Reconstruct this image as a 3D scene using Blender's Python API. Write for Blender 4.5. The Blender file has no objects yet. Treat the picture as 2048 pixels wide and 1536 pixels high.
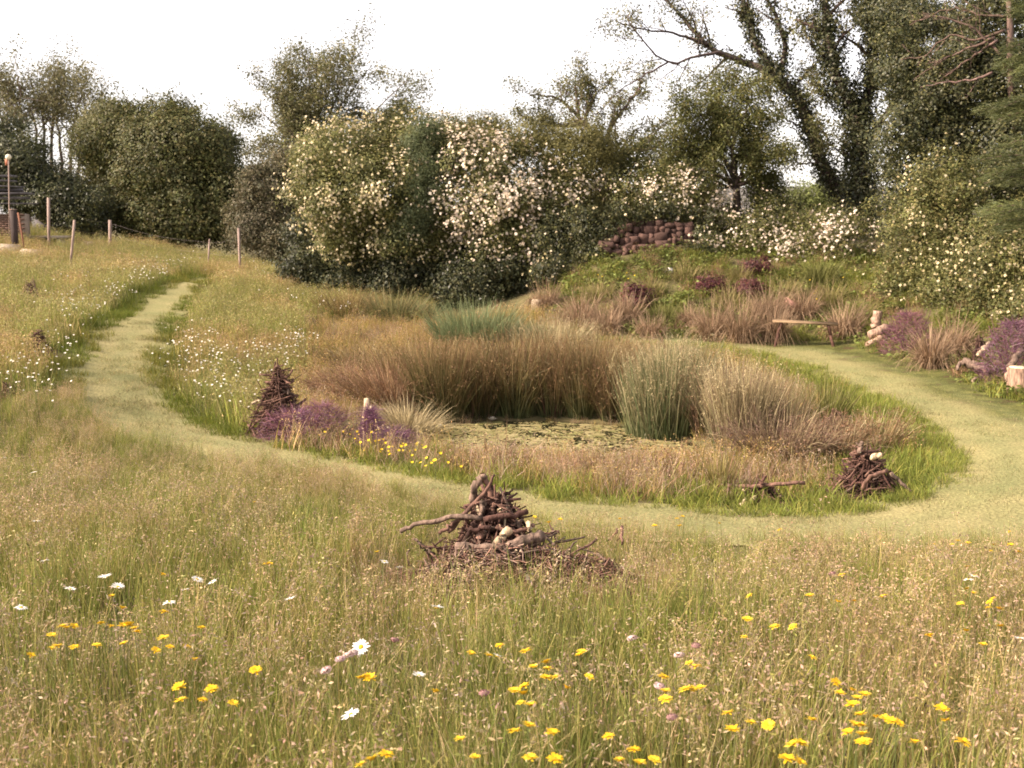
import bpy, math
import numpy as np
from mathutils import Vector, Matrix, Euler

# ------------------------------------------------------------------ camera, world, sun, exposure
scene = bpy.context.scene
col = scene.collection
F = 2200.0                       # focal length in photograph pixels (2048 wide)
PITCH = math.atan((768 - 450) / F)
CZ = 2.65                        # eye height above the lawn round the pond
cam_data = bpy.data.cameras.new('camera')
cam_data.sensor_width = 36.0
cam_data.lens = 36.0 * F / 2048.0
cam_data.clip_start = 0.05
cam_data.clip_end = 3000.0
cam_data.dof.use_dof = True
cam_data.dof.focus_distance = 6.5
cam_data.dof.aperture_fstop = 5.6
cam = bpy.data.objects.new('camera', cam_data)
cam.location = (0, 0, CZ)
cam.rotation_euler = (math.pi / 2 - PITCH, 0, 0)
col.objects.link(cam)
scene.camera = cam

SUN_EL, SUN_AZ = math.radians(36), math.radians(-106)     # azimuth from +Y towards +X : left, slightly behind the camera
world = bpy.data.worlds.new('World')
scene.world = world
world.use_nodes = True
wn, wl = world.node_tree.nodes, world.node_tree.links
for n in list(wn): wn.remove(n)
sky = wn.new('ShaderNodeTexSky'); sky.sky_type = 'NISHITA'; sky.sun_disc = False
sky.sun_elevation = SUN_EL; sky.sun_rotation = SUN_AZ
sky.air_density = 1.0; sky.dust_density = 1.2; sky.ozone_density = 1.0
hs = wn.new('ShaderNodeHueSaturation'); hs.inputs['Saturation'].default_value = 0.25
hs.inputs['Value'].default_value = 1.0
tint = wn.new('ShaderNodeMix'); tint.data_type = 'RGBA'; tint.blend_type = 'MULTIPLY'
tint.inputs[0].default_value = 1.0; tint.inputs[7].default_value = (1.0, 0.915, 0.89, 1)
bg = wn.new('ShaderNodeBackground'); bg.inputs['Strength'].default_value = 0.14
wo = wn.new('ShaderNodeOutputWorld')
wl.new(sky.outputs[0], hs.inputs['Color']); wl.new(hs.outputs[0], tint.inputs[6])
wl.new(tint.outputs[2], bg.inputs['Color']); wl.new(bg.outputs[0], wo.inputs['Surface'])

sun_data = bpy.data.lights.new('sun', 'SUN')
sun_data.energy = 4.2; sun_data.angle = math.radians(5); sun_data.color = (1.0, 0.82, 0.68)
sun = bpy.data.objects.new('sun', sun_data)
d_to_sun = Vector((math.sin(SUN_AZ) * math.cos(SUN_EL), math.cos(SUN_AZ) * math.cos(SUN_EL), math.sin(SUN_EL)))
sun.rotation_euler = d_to_sun.to_track_quat('Z', 'Y').to_euler()
sun.location = d_to_sun * 50
col.objects.link(sun)

scene.view_settings.view_transform = 'Standard'
scene.view_settings.look = 'None'
scene.view_settings.gamma = 1.0
scene.view_settings.use_curve_mapping = False
scene.view_settings.exposure = 1.35
scene.cycles.max_bounces = 4
scene.cycles.diffuse_bounces = 2
scene.cycles.transmission_bounces = 3
scene.cycles.transparent_max_bounces = 4
scene.cycles.filter_width = 1.7

rng = np.random.default_rng(7)
S = 0.78                          # the distances below are read off at drop 3.4 m, the real drop is 2.65 m

# ------------------------------------------------------------------ geometry of the view
cp, sp = math.cos(PITCH), math.sin(PITCH)
def ray(u, v):
    a = (u - 1024) / F; b = -(v - 768) / F
    d = np.array([a, cp + b * sp, -sp + b * cp])
    return d / d[1]
def at(u, v, Y):                  # point seen at pixel (u, v) standing Y metres away
    return np.array([0, 0, CZ]) + ray(u, v) * Y
def mpp(Y): return Y / F          # metres per photograph pixel

# ------------------------------------------------------------------ terrain : thin plate spline through surveyed spots
cps = []
def spot(u, v, Y, h=0.0):
    p = at(u, v, Y * S); cps.append((p[0], p[1], p[2] - h))
for Y in (-4, 0, 3, 6, 8.3):
    for x in (-9, -5, -2, 0, 2, 5, 9):
        z = CZ - 1.5 - 0.115 * Y
        if x < -1 and Y > 2: z += 0.035 * (-x) * min(1, Y / 8)
        cps.append((x, Y, z))
for a in [(230,860,17),(450,895,16),(800,965,14),(1100,1015,12.7),(1400,1045,12),(1700,1040,12.1),(1990,980,13.3),
          (2048,900,15.5),(1850,820,19),(1650,740,24.5),(1450,690,29),(1300,675,30.5),(200,760,21),(300,640,29),(385,568,37),
          (1180,665,31),(1400,680,30),(1650,680,30),(1750,705,27),(1900,745,23.5),(2035,792,20.5),(2300,900,16),(2300,800,20.5),
          (540,545,50),(600,565,47),(620,560,46),(800,600,40),(950,612,38),(1070,600,36.5)]:
    spot(*a)
for a in [(0,505,40,.45),(200,508,42,.5),(0,600,28,.35),(0,700,20,.35),(-150,620,26,.3),(-200,500,40,.3),(150,600,30,.35),(100,750,18.5,.35),
          (450,540,41,.45),(490,522,44,.5),(500,620,31,.35),(450,750,22.5,.35),(640,650,30,.3),(620,720,25,.3),(560,850,18.5,.1),
          (1200,515,36.5,.1),(1400,500,36.5,.1),(1600,525,35.5,.1),(1760,545,33,.2),(1900,600,29,.3),(2040,650,26,.3),(2300,640,26,.3),
          (300,500,50,.1),(30,450,52,.1),(-200,440,50,0),(100,482,50,.1)]:
    spot(*a)
for x in (-5, -2.5, 0, 2.5, 5):   # flat ground round the pond
    for y in (12, 15, 18):
        cps.append((x, y, -0.05 if abs(x) < 4 else 0.0))
for x in (-45, -20, 0, 20, 45):
    cps.append((x, 50, CZ - 1.6 if x < 5 else CZ - 1.0))
    cps.append((x, 80, CZ - 1.6))
for x in (-40, 40):
    for y in (0, 20, 35): cps.append((x, y, CZ - (0.6 if x < 0 else 0.4)))
CP = np.array(cps, float)
def _phi(r2): return 0.5 * r2 * np.log(r2 + 1e-9)
def _fit(P, lam=0.35):
    n = len(P)
    d2 = ((P[:, None, :2] - P[None, :, :2]) ** 2).sum(-1)
    A = np.zeros((n + 3, n + 3)); A[:n, :n] = _phi(d2) + lam * np.eye(n)
    A[:n, n] = 1; A[:n, n + 1:] = P[:, :2]; A[n, :n] = 1; A[n + 1:, :n] = P[:, :2].T
    b = np.zeros(n + 3); b[:n] = P[:, 2]
    return np.linalg.solve(A, b)
TW = _fit(CP)
def tps(x, y):
    x = np.atleast_1d(np.asarray(x, float)); y = np.atleast_1d(np.asarray(y, float))
    out = np.empty(x.shape); xf, yf = x.ravel(), y.ravel(); of = out.ravel()
    for i in range(0, len(xf), 20000):
        a, b = xf[i:i + 20000], yf[i:i + 20000]
        d2 = (a[:, None] - CP[None, :, 0]) ** 2 + (b[:, None] - CP[None, :, 1]) ** 2
        of[i:i + 20000] = _phi(d2) @ TW[:-3] + TW[-3] + TW[-2] * a + TW[-1] * b
    return of.reshape(x.shape)
WATER = -0.20
def sstep(a, b, x):
    t = np.clip((x - a) / (b - a), 0, 1); return t * t * (3 - 2 * t)
POND = None
def inside(poly, x, y):
    x = np.asarray(x, float); y = np.asarray(y, float)
    r = np.zeros(x.shape, bool); n = len(poly)
    for i in range(n):
        x0, y0 = poly[i]; x1, y1 = poly[(i + 1) % n]
        if y0 == y1: continue
        c = ((y0 > y) != (y1 > y)) & (x < (x1 - x0) * (y - y0) / (y1 - y0) + x0)
        r ^= c
    return r
def pdist(poly, x, y, closed=True):
    x = np.asarray(x, float); y = np.asarray(y, float); best = np.full(x.shape, 1e9)
    n = len(poly)
    for i in range(n if closed else n - 1):
        ax, ay = poly[i]; bx, by = poly[(i + 1) % n]
        L = (bx - ax) ** 2 + (by - ay) ** 2 + 1e-12
        t = np.clip(((x - ax) * (bx - ax) + (y - ay) * (by - ay)) / L, 0, 1)
        best = np.minimum(best, np.hypot(x - ax - t * (bx - ax), y - ay - t * (by - ay)))
    return best
def ground(x, y):
    scalar = np.ndim(x) == 0
    x = np.atleast_1d(np.asarray(x, float)); y = np.atleast_1d(np.asarray(y, float))
    z = tps(x, y)
    far = sstep(60, 95, np.hypot(x * 1.2, y))
    z = z * (1 - far) + (CZ - 1.8) * far
    z += 0.03 * np.sin(1.3 * x + 0.7 * y) * np.sin(0.9 * y - 0.5 * x)
    if POND is not None:
        s = np.where(inside(POND, x, y), -1, 1) * pdist(POND, x, y)
        k = sstep(0, 1.2, s)
        z = z * k + (1 - k) * (WATER - 0.03 + np.clip(s, -1.5, 1) * 0.25)
    return float(z[0]) if scalar else z
def hit(u, v, h=0.0, ymax=75.0):
    d = ray(u, v); Y = np.concatenate([np.arange(1.5, 12, .08), np.arange(12, ymax, .2)])
    zz = CZ + d[2] * Y; g = ground(d[0] * Y, Y) + h
    k = np.where(zz <= g)[0]
    if len(k) == 0: return at(u, v, ymax * 0.6)
    k = k[0]
    if k == 0: Yh = Y[0]
    else:
        a = zz[k - 1] - g[k - 1]; b = zz[k] - g[k]; Yh = Y[k - 1] + (Y[k] - Y[k - 1]) * a / (a - b + 1e-9)
    return at(u, v, Yh)
def gpoly(uv): return [tuple(hit(u, v)[:2]) for u, v in uv]

POND = gpoly([(835,845),(860,832),(960,828),(1100,826),(1230,832),(1330,850),(1400,880),(1330,897),(1180,893),(1000,888),(880,875)])
# inner edge of the mown path (round the pond island), from its far left end round the front to the far side
INNER = [(412,560),(375,588),(335,630),(302,690),(287,740),(300,790),(350,838),(450,876),(600,915),(750,943),(850,963),(1000,990),(1200,1012),(1450,1034),
         (1620,1040),(1750,1030),(1860,1000),(1925,965),(1940,935),(1915,890),(1850,838),(1740,780),(1640,740),(1540,710),(1440,692),(1330,690),(1230,676)]
OUTER_A = [(1180,664),(1290,672),(1400,684),(1550,684),(1660,684),(1740,702),(1840,730),(1930,760),(2010,795),(2110,830),(2300,900)]
OUTER_B = [(2300,1090),(2048,1085),(1900,1085),(1700,1085),(1500,1082),(1300,1066),(1150,1050),(1000,1028),(850,1000),(700,972),(550,945),(400,915),(280,890),(205,860),(165,820),
           (158,780),(170,735),(200,690),(235,650),(290,608),(350,575),(390,556)]
LAWN = gpoly(INNER) + gpoly(OUTER_A) + gpoly(OUTER_B)
ISLE_EDGE = gpoly(INNER)

# ------------------------------------------------------------------ mesh collecting
def nrm(a): return a / (np.linalg.norm(a, axis=-1, keepdims=True) + 1e-12)
class MB:
    def __init__(s): s.v = []; s.q = []; s.c = []; s.n = 0
    def add(s, v, q, c):
        v = np.asarray(v, float).reshape(-1, 3); q = np.asarray(q, int).reshape(-1, 4)
        c = np.asarray(c, float)
        if c.ndim == 1: c = np.tile(c, (len(v), 1))
        s.v.append(v); s.q.append(q + s.n); s.c.append(c); s.n += len(v)
    def tube(s, pts, rad, c, sides=6, cap=True, rough=0.0):
        pts = np.asarray(pts, float); n = len(pts)
        if isinstance(rad, tuple): rad = np.linspace(rad[0], rad[1], n)
        rad = np.broadcast_to(np.asarray(rad, float), (n,)).copy()
        if cap:
            pts = np.vstack([pts[:1], pts, pts[-1:]]); rad = np.concatenate([[rad[0] * .02], rad, [rad[-1] * .02]]); n += 2
        tan = nrm(np.gradient(pts, axis=0) + 1e-9)
        ref = np.array([0, 0, 1.]) if abs(tan[n // 2][2]) < .9 else np.array([1., 0, 0])
        b = nrm(np.cross(tan, ref)); k = np.cross(b, tan)
        a = np.arange(sides) / sides * 2 * math.pi
        rr = rad[:, None] * (1 + (rough * rng.standard_normal((n, sides)) if rough else 0))
        v = pts[:, None] + rr[..., None] * (np.cos(a)[None, :, None] * b[:, None] + np.sin(a)[None, :, None] * k[:, None])
        i = np.arange(n - 1)[:, None] * sides; j = np.arange(sides)[None]; j2 = (j + 1) % sides
        q = np.stack([i + j, i + j2, i + sides + j2, i + sides + j], -1)
        c = np.asarray(c, float)
        if c.ndim == 2:
            if cap and len(c) == n - 2: c = np.vstack([c[:1], c, c[-1:]])
            c = np.repeat(c, sides, 0)
        s.add(v, q, c)
    def box(s, lo, hi, c, M=None):
        x0, y0, z0 = lo; x1, y1, z1 = hi
        v = np.array([[x0,y0,z0],[x1,y0,z0],[x1,y1,z0],[x0,y1,z0],[x0,y0,z1],[x1,y0,z1],[x1,y1,z1],[x0,y1,z1]], float)
        if M is not None: v = np.array([tuple(M @ Vector(p)) for p in v])
        s.add(v, [[0,3,2,1],[4,5,6,7],[0,1,5,4],[1,2,6,5],[2,3,7,6],[3,0,4,7]], c)
    def leaves(s, c, nor, size, colr, aspect=.5, fold=.25):
        c = np.asarray(c); n = len(c)
        r = rng.standard_normal((n, 3)); nor = nrm(nor); t = nrm(np.cross(nor, r)); b = np.cross(nor, t)
        sz = np.broadcast_to(np.asarray(size, float), (n,))[:, None]
        up = nor * sz * fold * .5
        v = np.stack([c - t * sz * .5, c + b * sz * aspect * .5 + up, c + t * sz * .5, c - b * sz * aspect * .5 + up], 1)
        q = np.arange(n * 4).reshape(n, 4)
        s.add(v, q, np.repeat(np.broadcast_to(colr, (n, 3)), 4, 0))
    def ribbons(s, root, tip_dir, length, width, droop, c0, c1, seg=4, arch=.6, fall=.55):
        """grass blades: root (n,3), tip_dir (n,3) unit, length, width, droop (n,), colours (n,3)"""
        n = len(root); t = np.linspace(0, 1, seg + 1)[None, :, None]
        L = np.asarray(length)[:, None, None]; d = np.asarray(tip_dir)[:, None, :]
        hz = tip_dir.copy(); hz[:, 2] = 0; hz = nrm(hz)[:, None, :]
        dr = np.asarray(droop)[:, None, None]
        p = root[:, None, :] + d * L * t + hz * L * dr * t ** 2 * arch - np.array([0, 0, 1.]) * L * dr * t ** 3 * fall
        side = nrm(rng.standard_normal((n, 3)) * [1, 1, .15]); side = nrm(np.cross(tip_dir, side))[:, None, :]
        w = np.asarray(width)[:, None, None] * (1 - t ** 1.6 * .92) * .5
        v = np.stack([p - side * w, p + side * w], 2).reshape(n, -1, 3)
        m = 2 * (seg + 1)
        base = np.arange(n)[:, None, None] * m + np.arange(seg)[None, :, None] * 2
        q = (base + np.array([0, 1, 3, 2])[None, None]).reshape(-1, 4)
        cc = c0[:, None, :] * (1 - t) + c1[:, None, :] * t
        s.add(v.reshape(-1, 3), q, np.repeat(cc, 2, 1).reshape(-1, 3))
    def mesh(s, name, smooth=False):
        v = np.concatenate(s.v); q = np.concatenate(s.q); c = np.concatenate(s.c)
        me = bpy.data.meshes.new(name)
        me.vertices.add(len(v)); me.vertices.foreach_set('co', v.ravel().astype(np.float32))
        me.loops.add(len(q) * 4); me.loops.foreach_set('vertex_index', q.ravel().astype(np.int32))
        me.polygons.add(len(q)); me.polygons.foreach_set('loop_start', (np.arange(len(q)) * 4).astype(np.int32))
        if smooth: me.polygons.foreach_set('use_smooth', np.ones(len(q), bool))
        at_ = me.attributes.new('col', 'FLOAT_COLOR', 'POINT')
        at_.data.foreach_set('color', np.hstack([np.clip(c, 0, 1), np.ones((len(c), 1))]).ravel().astype(np.float32))
        me.update(); me.validate()
        return me
def link(name, data, mat, parent=None, loc=None, **props):
    o = bpy.data.objects.new(name, data); col.objects.link(o)
    if data is not None and mat is not None and not data.materials: data.materials.append(mat)
    if parent: o.parent = parent
    if loc is not None: o.location = loc
    for k, v in props.items(): o[k] = v
    return o
def thing(name, label, cat, loc=(0, 0, 0), group=None):
    o = bpy.data.objects.new(name, None); col.objects.link(o); o.location = loc; o.empty_display_size = .1
    o['label'] = label; o['category'] = cat
    if group: o['group'] = group
    return o
def subpart(name, mb, mat, above, smooth=False, **props):  # a piece of a part (the part sits at the world origin)
    return link(name, mb.mesh(name, smooth), mat, above, **props)
def part(name, mb, mat, root, smooth=False, **props):      # mb in world coordinates
    o = link(name, mb.mesh(name, smooth), mat, root, **props)
    o.matrix_parent_inverse = Matrix.Translation(-root.location)
    return o

# ------------------------------------------------------------------ materials
def ncol(nt, name, kind='GEOMETRY'):
    n = nt.nodes.new('ShaderNodeAttribute'); n.attribute_name = name; n.attribute_type = kind; return n
def veg(name, translucent=.35, rough=.6, spec=.2, noise=.35, nscale=1.5, instanced=False, gloss=0.0):
    m = bpy.data.materials.new(name); m.use_nodes = True; nt = m.node_tree; N, L = nt.nodes, nt.links
    for n in list(N): N.remove(n)
    out = N.new('ShaderNodeOutputMaterial'); a = ncol(nt, 'col')
    geo = N.new('ShaderNodeNewGeometry'); no = N.new('ShaderNodeTexNoise'); no.inputs['Scale'].default_value = nscale; no.inputs['Detail'].default_value = 3
    L.new(geo.outputs['Position'], no.inputs['Vector'])
    mr = N.new('ShaderNodeMapRange'); mr.inputs[1].default_value = .3; mr.inputs[2].default_value = .7
    mr.inputs[3].default_value = 1 - noise; mr.inputs[4].default_value = 1 + noise
    L.new(no.outputs[0], mr.inputs[0])
    mul = N.new('ShaderNodeMix'); mul.data_type = 'RGBA'; mul.blend_type = 'MULTIPLY'; mul.inputs[0].default_value = 1
    L.new(a.outputs['Color'], mul.inputs[6]); L.new(mr.outputs[0], mul.inputs[7])
    c = mul.outputs[2]
    if instanced:
        t = ncol(nt, 'tint', 'INSTANCER')
        m2 = N.new('ShaderNodeMix'); m2.data_type = 'RGBA'; m2.blend_type = 'MULTIPLY'; m2.inputs[0].default_value = 1
        L.new(c, m2.inputs[6]); L.new(t.outputs['Color'], m2.inputs[7]); c = m2.outputs[2]
    p = N.new('ShaderNodeBsdfPrincipled'); p.inputs['Roughness'].default_value = rough
    p.inputs['Specular IOR Level'].default_value = spec
    L.new(c, p.inputs['Base Color'])
    sh = p.outputs[0]
    if translucent > 0:
        tr = N.new('ShaderNodeBsdfTranslucent'); L.new(c, tr.inputs['Color'])
        mx = N.new('ShaderNodeMixShader'); mx.inputs[0].default_value = translucent
        L.new(sh, mx.inputs[1]); L.new(tr.outputs[0], mx.inputs[2]); sh = mx.outputs[0]
    L.new(sh, out.inputs['Surface'])
    return m
def solid(name, base, rough=.8, scale=12, amt=.35, bump=.4, spec=.25, use_col=False, wave=None, vary=0.0):
    m = bpy.data.materials.new(name); m.use_nodes = True; nt = m.node_tree; N, L = nt.nodes, nt.links
    p = N['Principled BSDF']; p.inputs['Roughness'].default_value = rough; p.inputs['Specular IOR Level'].default_value = spec
    tc = N.new('ShaderNodeTexCoord'); no = N.new('ShaderNodeTexNoise'); no.inputs['Scale'].default_value = scale; no.inputs['Detail'].default_value = 6
    mp = N.new('ShaderNodeMapping'); L.new(tc.outputs['Object'], mp.inputs[0]); L.new(mp.outputs[0], no.inputs['Vector'])
    if wave: mp.inputs['Scale'].default_value = wave
    mr = N.new('ShaderNodeMapRange'); mr.inputs[1].default_value = .3; mr.inputs[2].default_value = .7
    mr.inputs[3].default_value = 1 - amt; mr.inputs[4].default_value = 1 + amt; L.new(no.outputs[0], mr.inputs[0])
    mul = N.new('ShaderNodeMix'); mul.data_type = 'RGBA'; mul.blend_type = 'MULTIPLY'; mul.inputs[0].default_value = 1
    if use_col: L.new(ncol(nt, 'col').outputs['Color'], mul.inputs[6])
    else: mul.inputs[6].default_value = (*base, 1)
    L.new(mr.outputs[0], mul.inputs[7]); bc = mul.outputs[2]
    if vary:
        oi = N.new('ShaderNodeObjectInfo'); m2 = N.new('ShaderNodeMapRange'); m2.inputs[3].default_value = 1 - vary; m2.inputs[4].default_value = 1 + vary; L.new(oi.outputs['Random'], m2.inputs[0])
        k2 = N.new('ShaderNodeMix'); k2.data_type = 'RGBA'; k2.blend_type = 'MULTIPLY'; k2.inputs[0].default_value = 1; L.new(bc, k2.inputs[6]); L.new(m2.outputs[0], k2.inputs[7]); bc = k2.outputs[2]
    L.new(bc, p.inputs['Base Color'])
    bp = N.new('ShaderNodeBump'); bp.inputs['Strength'].default_value = bump; bp.inputs['Distance'].default_value = .02
    L.new(no.outputs[0], bp.inputs['Height']); L.new(bp.outputs[0], p.inputs['Normal'])
    return m
M_LEAF = veg('leaf', .3, .55, .25, .25, .9)
M_IVY = veg('ivy_leaf', .2, .45, .28, .25, .9)
M_PETAL = veg('petal', .25, .6, .2, .05, 3)
M_GRASS = veg('grass_blade', .35, .6, .2, .12, 1.2, instanced=True)
M_RUSH = veg('rush_blade', .25, .6, .2, .2, 1.5)
M_BARK = solid('bark', (0.11, 0.075, 0.055), .9, 14, .45, .8, use_col=True, wave=(1, 1, .25))
M_STICK = solid('dead_wood', (0.2, 0.12, 0.09), .9, 30, .6, 1.0, use_col=True, wave=(1, 1, .3))
M_PURPLE = veg('purple_strand', .3, .7, .1, .2, 4)

# ------------------------------------------------------------------ ground, lawn, water
def lin(*segs):
    out = []
    for a, b, st in segs: out.append(np.arange(a, b, st))
    out.append([segs[-1][1]]); return np.concatenate(out)
def vnoise(x, y, f=1.0, seed=0):
    r = np.random.default_rng(seed); o = np.zeros(np.shape(x))
    for k in range(6):
        a, b, c = r.uniform(-1, 1, 3); w = f * (1 + .35 * k)
        o = o + np.sin(w * (a * x + b * y) * 2.2 + c * 9 + 1.3 * np.sin(w * (b * x - a * y) * 1.1 + c * 5))
    return o / 6
gx = lin((-420, -60, 60), (-60, -26, 2), (-26, 26, .35), (26, 60, 2), (60, 420, 60))
gy = lin((-40, -6, 4), (-6, 40, .35), (40, 100, 2), (100, 900, 80))
X, Y_ = np.meshgrid(gx, gy)
Z = ground(X.ravel(), Y_.ravel()).reshape(X.shape)
mb = MB()
nx, ny = len(gx), len(gy)
i, j = np.meshgrid(np.arange(nx - 1), np.arange(ny - 1)); k = (j * nx + i).ravel()
soil = np.array([.085, .065, .035]); thatch = np.array([.13, .12, .05])
w = (vnoise(X, Y_, .8, 3).ravel()[:, None] + 1) / 2
mb.add(np.stack([X, Y_, Z], -1).reshape(-1, 3), np.stack([k, k + 1, k + nx + 1, k + nx], -1), soil * (1 - w) + thatch * w)
M_GROUND = solid('soil_and_thatch', (0, 0, 0), .95, 3, .4, .5, .1, use_col=True)
link('ground', mb.mesh('ground', True), M_GROUND, kind='structure', label='rough ground under the meadow, bank and trees')

def lawn_material():
    m = bpy.data.materials.new('mown_grass'); m.use_nodes = True; nt = m.node_tree; N, L = nt.nodes, nt.links
    p = N['Principled BSDF']; p.inputs['Roughness'].default_value = .9; p.inputs['Specular IOR Level'].default_value = .1
    geo = N.new('ShaderNodeNewGeometry')
    def noise(sc, det=4):
        n = N.new('ShaderNodeTexNoise'); n.inputs['Scale'].default_value = sc; n.inputs['Detail'].default_value = det
        L.new(geo.outputs['Position'], n.inputs['Vector']); return n.outputs[0]
    def ramp(f, stops):
        r = N.new('ShaderNodeValToRGB'); L.new(f, r.inputs[0])
        while len(r.color_ramp.elements) < len(stops): r.color_ramp.elements.new(.5)
        for e, (q, c) in zip(r.color_ramp.elements, stops): e.position = q; e.color = (*c, 1)
        return r.outputs[0]
    def mix(f, a, b, t='MIX'):
        k = N.new('ShaderNodeMix'); k.data_type = 'RGBA'; k.blend_type = t
        if isinstance(f, float): k.inputs[0].default_value = f
        else: L.new(f, k.inputs[0])
        L.new(a, k.inputs[6]); L.new(b, k.inputs[7]); return k.outputs[2]
    base = ramp(noise(1.1, 5), [(.3, (.18, .18, .075)), (.42, (.24, .225, .10)), (.58, (.28, .25, .115)), (.74, (.33, .285, .14))])
    fine = ramp(noise(38, 3), [(.3, (.62, .62, .6)), (.7, (1.25, 1.25, 1.2))])
    a = ncol(nt, 'col')                       # r: rough patchy part of the lawn, g: wheel track
    rough = ramp(noise(3.2, 6), [(.32, (.085, .055, .03)), (.44, (.085, .09, .028)), (.58, (.135, .135, .042)), (.75, (.19, .18, .06))])
    sep = N.new('ShaderNodeSeparateColor'); L.new(a.outputs['Color'], sep.inputs[0])
    c = mix(sep.outputs[0], base, rough)
    gr = N.new('ShaderNodeRGB'); gr.outputs[0].default_value = (.20, .21, .09, 1)
    c = mix(sep.outputs[1], c, gr.outputs[0])
    c = mix(1.0, c, fine, 'MULTIPLY')
    L.new(c, p.inputs['Base Color'])
    b = N.new('ShaderNodeBump'); b.inputs['Strength'].default_value = .6; b.inputs['Distance'].default_value = .03
    L.new(noise(30, 4), b.inputs['Height']); L.new(b.outputs[0], p.inputs['Normal'])
    return m
LP = np.array(LAWN)
st = .14
lx = np.arange(LP[:, 0].min() - .3, min(LP[:, 0].max(), 15) + .3, st); ly = np.arange(LP[:, 1].min() - .3, LP[:, 1].max() + .3, st)
LX, LY = np.meshgrid(lx, ly)
vin = inside(LAWN, LX, LY) | (pdist(LAWN, LX.ravel(), LY.ravel()).reshape(LX.shape) < .42)
n_ = len(lx); i, j = np.meshgrid(np.arange(len(lx) - 1), np.arange(len(ly) - 1))
keep = (vin[:-1, :-1] & vin[1:, :-1] & vin[:-1, 1:] & vin[1:, 1:]).ravel(); k = (j * n_ + i).ravel()[keep]
q = np.stack([k, k + 1, k + n_ + 1, k + n_], -1); use, inv = np.unique(q, return_inverse=True)
vx, vy = LX.ravel()[use], LY.ravel()[use]
od = pdist(gpoly(OUTER_A), vx, vy, False)
idist = pdist(ISLE_EDGE, vx, vy, False)
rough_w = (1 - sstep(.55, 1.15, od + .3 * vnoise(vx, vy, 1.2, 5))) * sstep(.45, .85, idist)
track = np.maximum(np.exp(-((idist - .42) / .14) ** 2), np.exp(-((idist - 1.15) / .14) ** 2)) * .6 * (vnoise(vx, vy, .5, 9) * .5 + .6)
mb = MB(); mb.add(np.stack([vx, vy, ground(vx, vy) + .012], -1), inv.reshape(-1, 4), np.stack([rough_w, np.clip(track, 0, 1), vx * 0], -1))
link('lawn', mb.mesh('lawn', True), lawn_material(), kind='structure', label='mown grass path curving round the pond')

def water_material():
    m = bpy.data.materials.new('pond_water'); m.use_nodes = True; p = m.node_tree.nodes['Principled BSDF']
    p.inputs['Base Color'].default_value = (.02, .02, .01, 1); p.inputs['Roughness'].default_value = .08
    n = m.node_tree.nodes.new('ShaderNodeTexNoise'); n.inputs['Scale'].default_value = 14
    b = m.node_tree.nodes.new('ShaderNodeBump'); b.inputs['Strength'].default_value = .08
    m.node_tree.links.new(n.outputs[0], b.inputs['Height']); m.node_tree.links.new(b.outputs[0], p.inputs['Normal'])
    return m
PP = np.array(POND); pc = PP.mean(0)
big = pc + (PP - pc) * 1.12
wm = bpy.data.meshes.new('water'); wm.from_pydata([(a, b, WATER) for a, b in big], [], [list(range(len(big)))]); wm.update()
link('water', wm, water_material(), kind='structure', label='dark pond water showing between the floating leaves')

# hills beyond the trees
mb = MB(); a = np.linspace(-1.2, 1.2, 90)
top = 15 + 9 * np.sin(a * 3.1 + .5) + 5 * np.sin(a * 7.3); R0 = 620
v0 = np.stack([np.sin(a) * R0, np.cos(a) * R0, a * 0 - 2], -1); v1 = np.stack([np.sin(a) * (R0 + 60), np.cos(a) * (R0 + 60), top * .7], -1)
v2 = np.stack([np.sin(a) * (R0 + 160), np.cos(a) * (R0 + 160), top], -1); v3 = np.stack([np.sin(a) * (R0 + 240), np.cos(a) * (R0 + 240), a * 0 - 2], -1)
V = np.stack([v0, v1, v2, v3], 1).reshape(-1, 3); k = (np.arange(89)[:, None] * 4 + np.arange(3)[None]).ravel()
mb.add(V, np.stack([k, k + 4, k + 5, k + 1], -1), np.array([.15, .14, .125]))
link('hills', mb.mesh('hills', True), M_GROUND, kind='structure', label='low distant hills beyond the trees')

# ------------------------------------------------------------------ grass : tufts instanced over surveyed zones
def rnd(a, b, n): return rng.uniform(a, b, n)
def jitter_col(c, n, amt=.2, hue=.06):
    c = np.asarray(c); f = 1 + amt * rng.standard_normal((n, 1)); h = 1 + hue * rng.standard_normal((n, 3))
    return np.clip(c * f * h, .003, .95)
GREEN = np.array([.18, .205, .045]); OLIVE = np.array([.29, .27, .075]); STRAW = np.array([.46, .36, .18]); TAN = np.array([.44, .325, .19])
PINK = np.array([.42, .30, .215]); LUSH = np.array([.165, .185, .042]); RED = np.array([.27, .165, .095])
def blades(mb, n, r, h0, h1, w, lean, droop, cols, wts, tipmix=None):
    a = rnd(0, 2 * math.pi, n); rr = r * np.sqrt(rng.random(n)); root = np.stack([np.cos(a) * rr, np.sin(a) * rr, np.full(n, -.02)], -1)
    b = rnd(0, 2 * math.pi, n); l = np.abs(rng.standard_normal(n)) * lean
    d = nrm(np.stack([np.cos(b) * l, np.sin(b) * l, np.ones(n)], -1))
    pick = rng.choice(len(cols), n, p=np.array(wts) / sum(wts)); c = np.asarray(cols)[pick]
    c = np.clip(c * (1 + .18 * rng.standard_normal((n, 1))) * (1 + .05 * rng.standard_normal((n, 3))), .005, .9)
    c1 = c * 1.12 if tipmix is None else c * (1 - tipmix[0]) + np.asarray(tipmix[1]) * tipmix[0]
    mb.ribbons(root, d, rnd(h0, h1, n), rnd(.7, 1.3, n) * w, np.abs(rng.standard_normal(n)) * droop, c, c1, 3)
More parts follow.
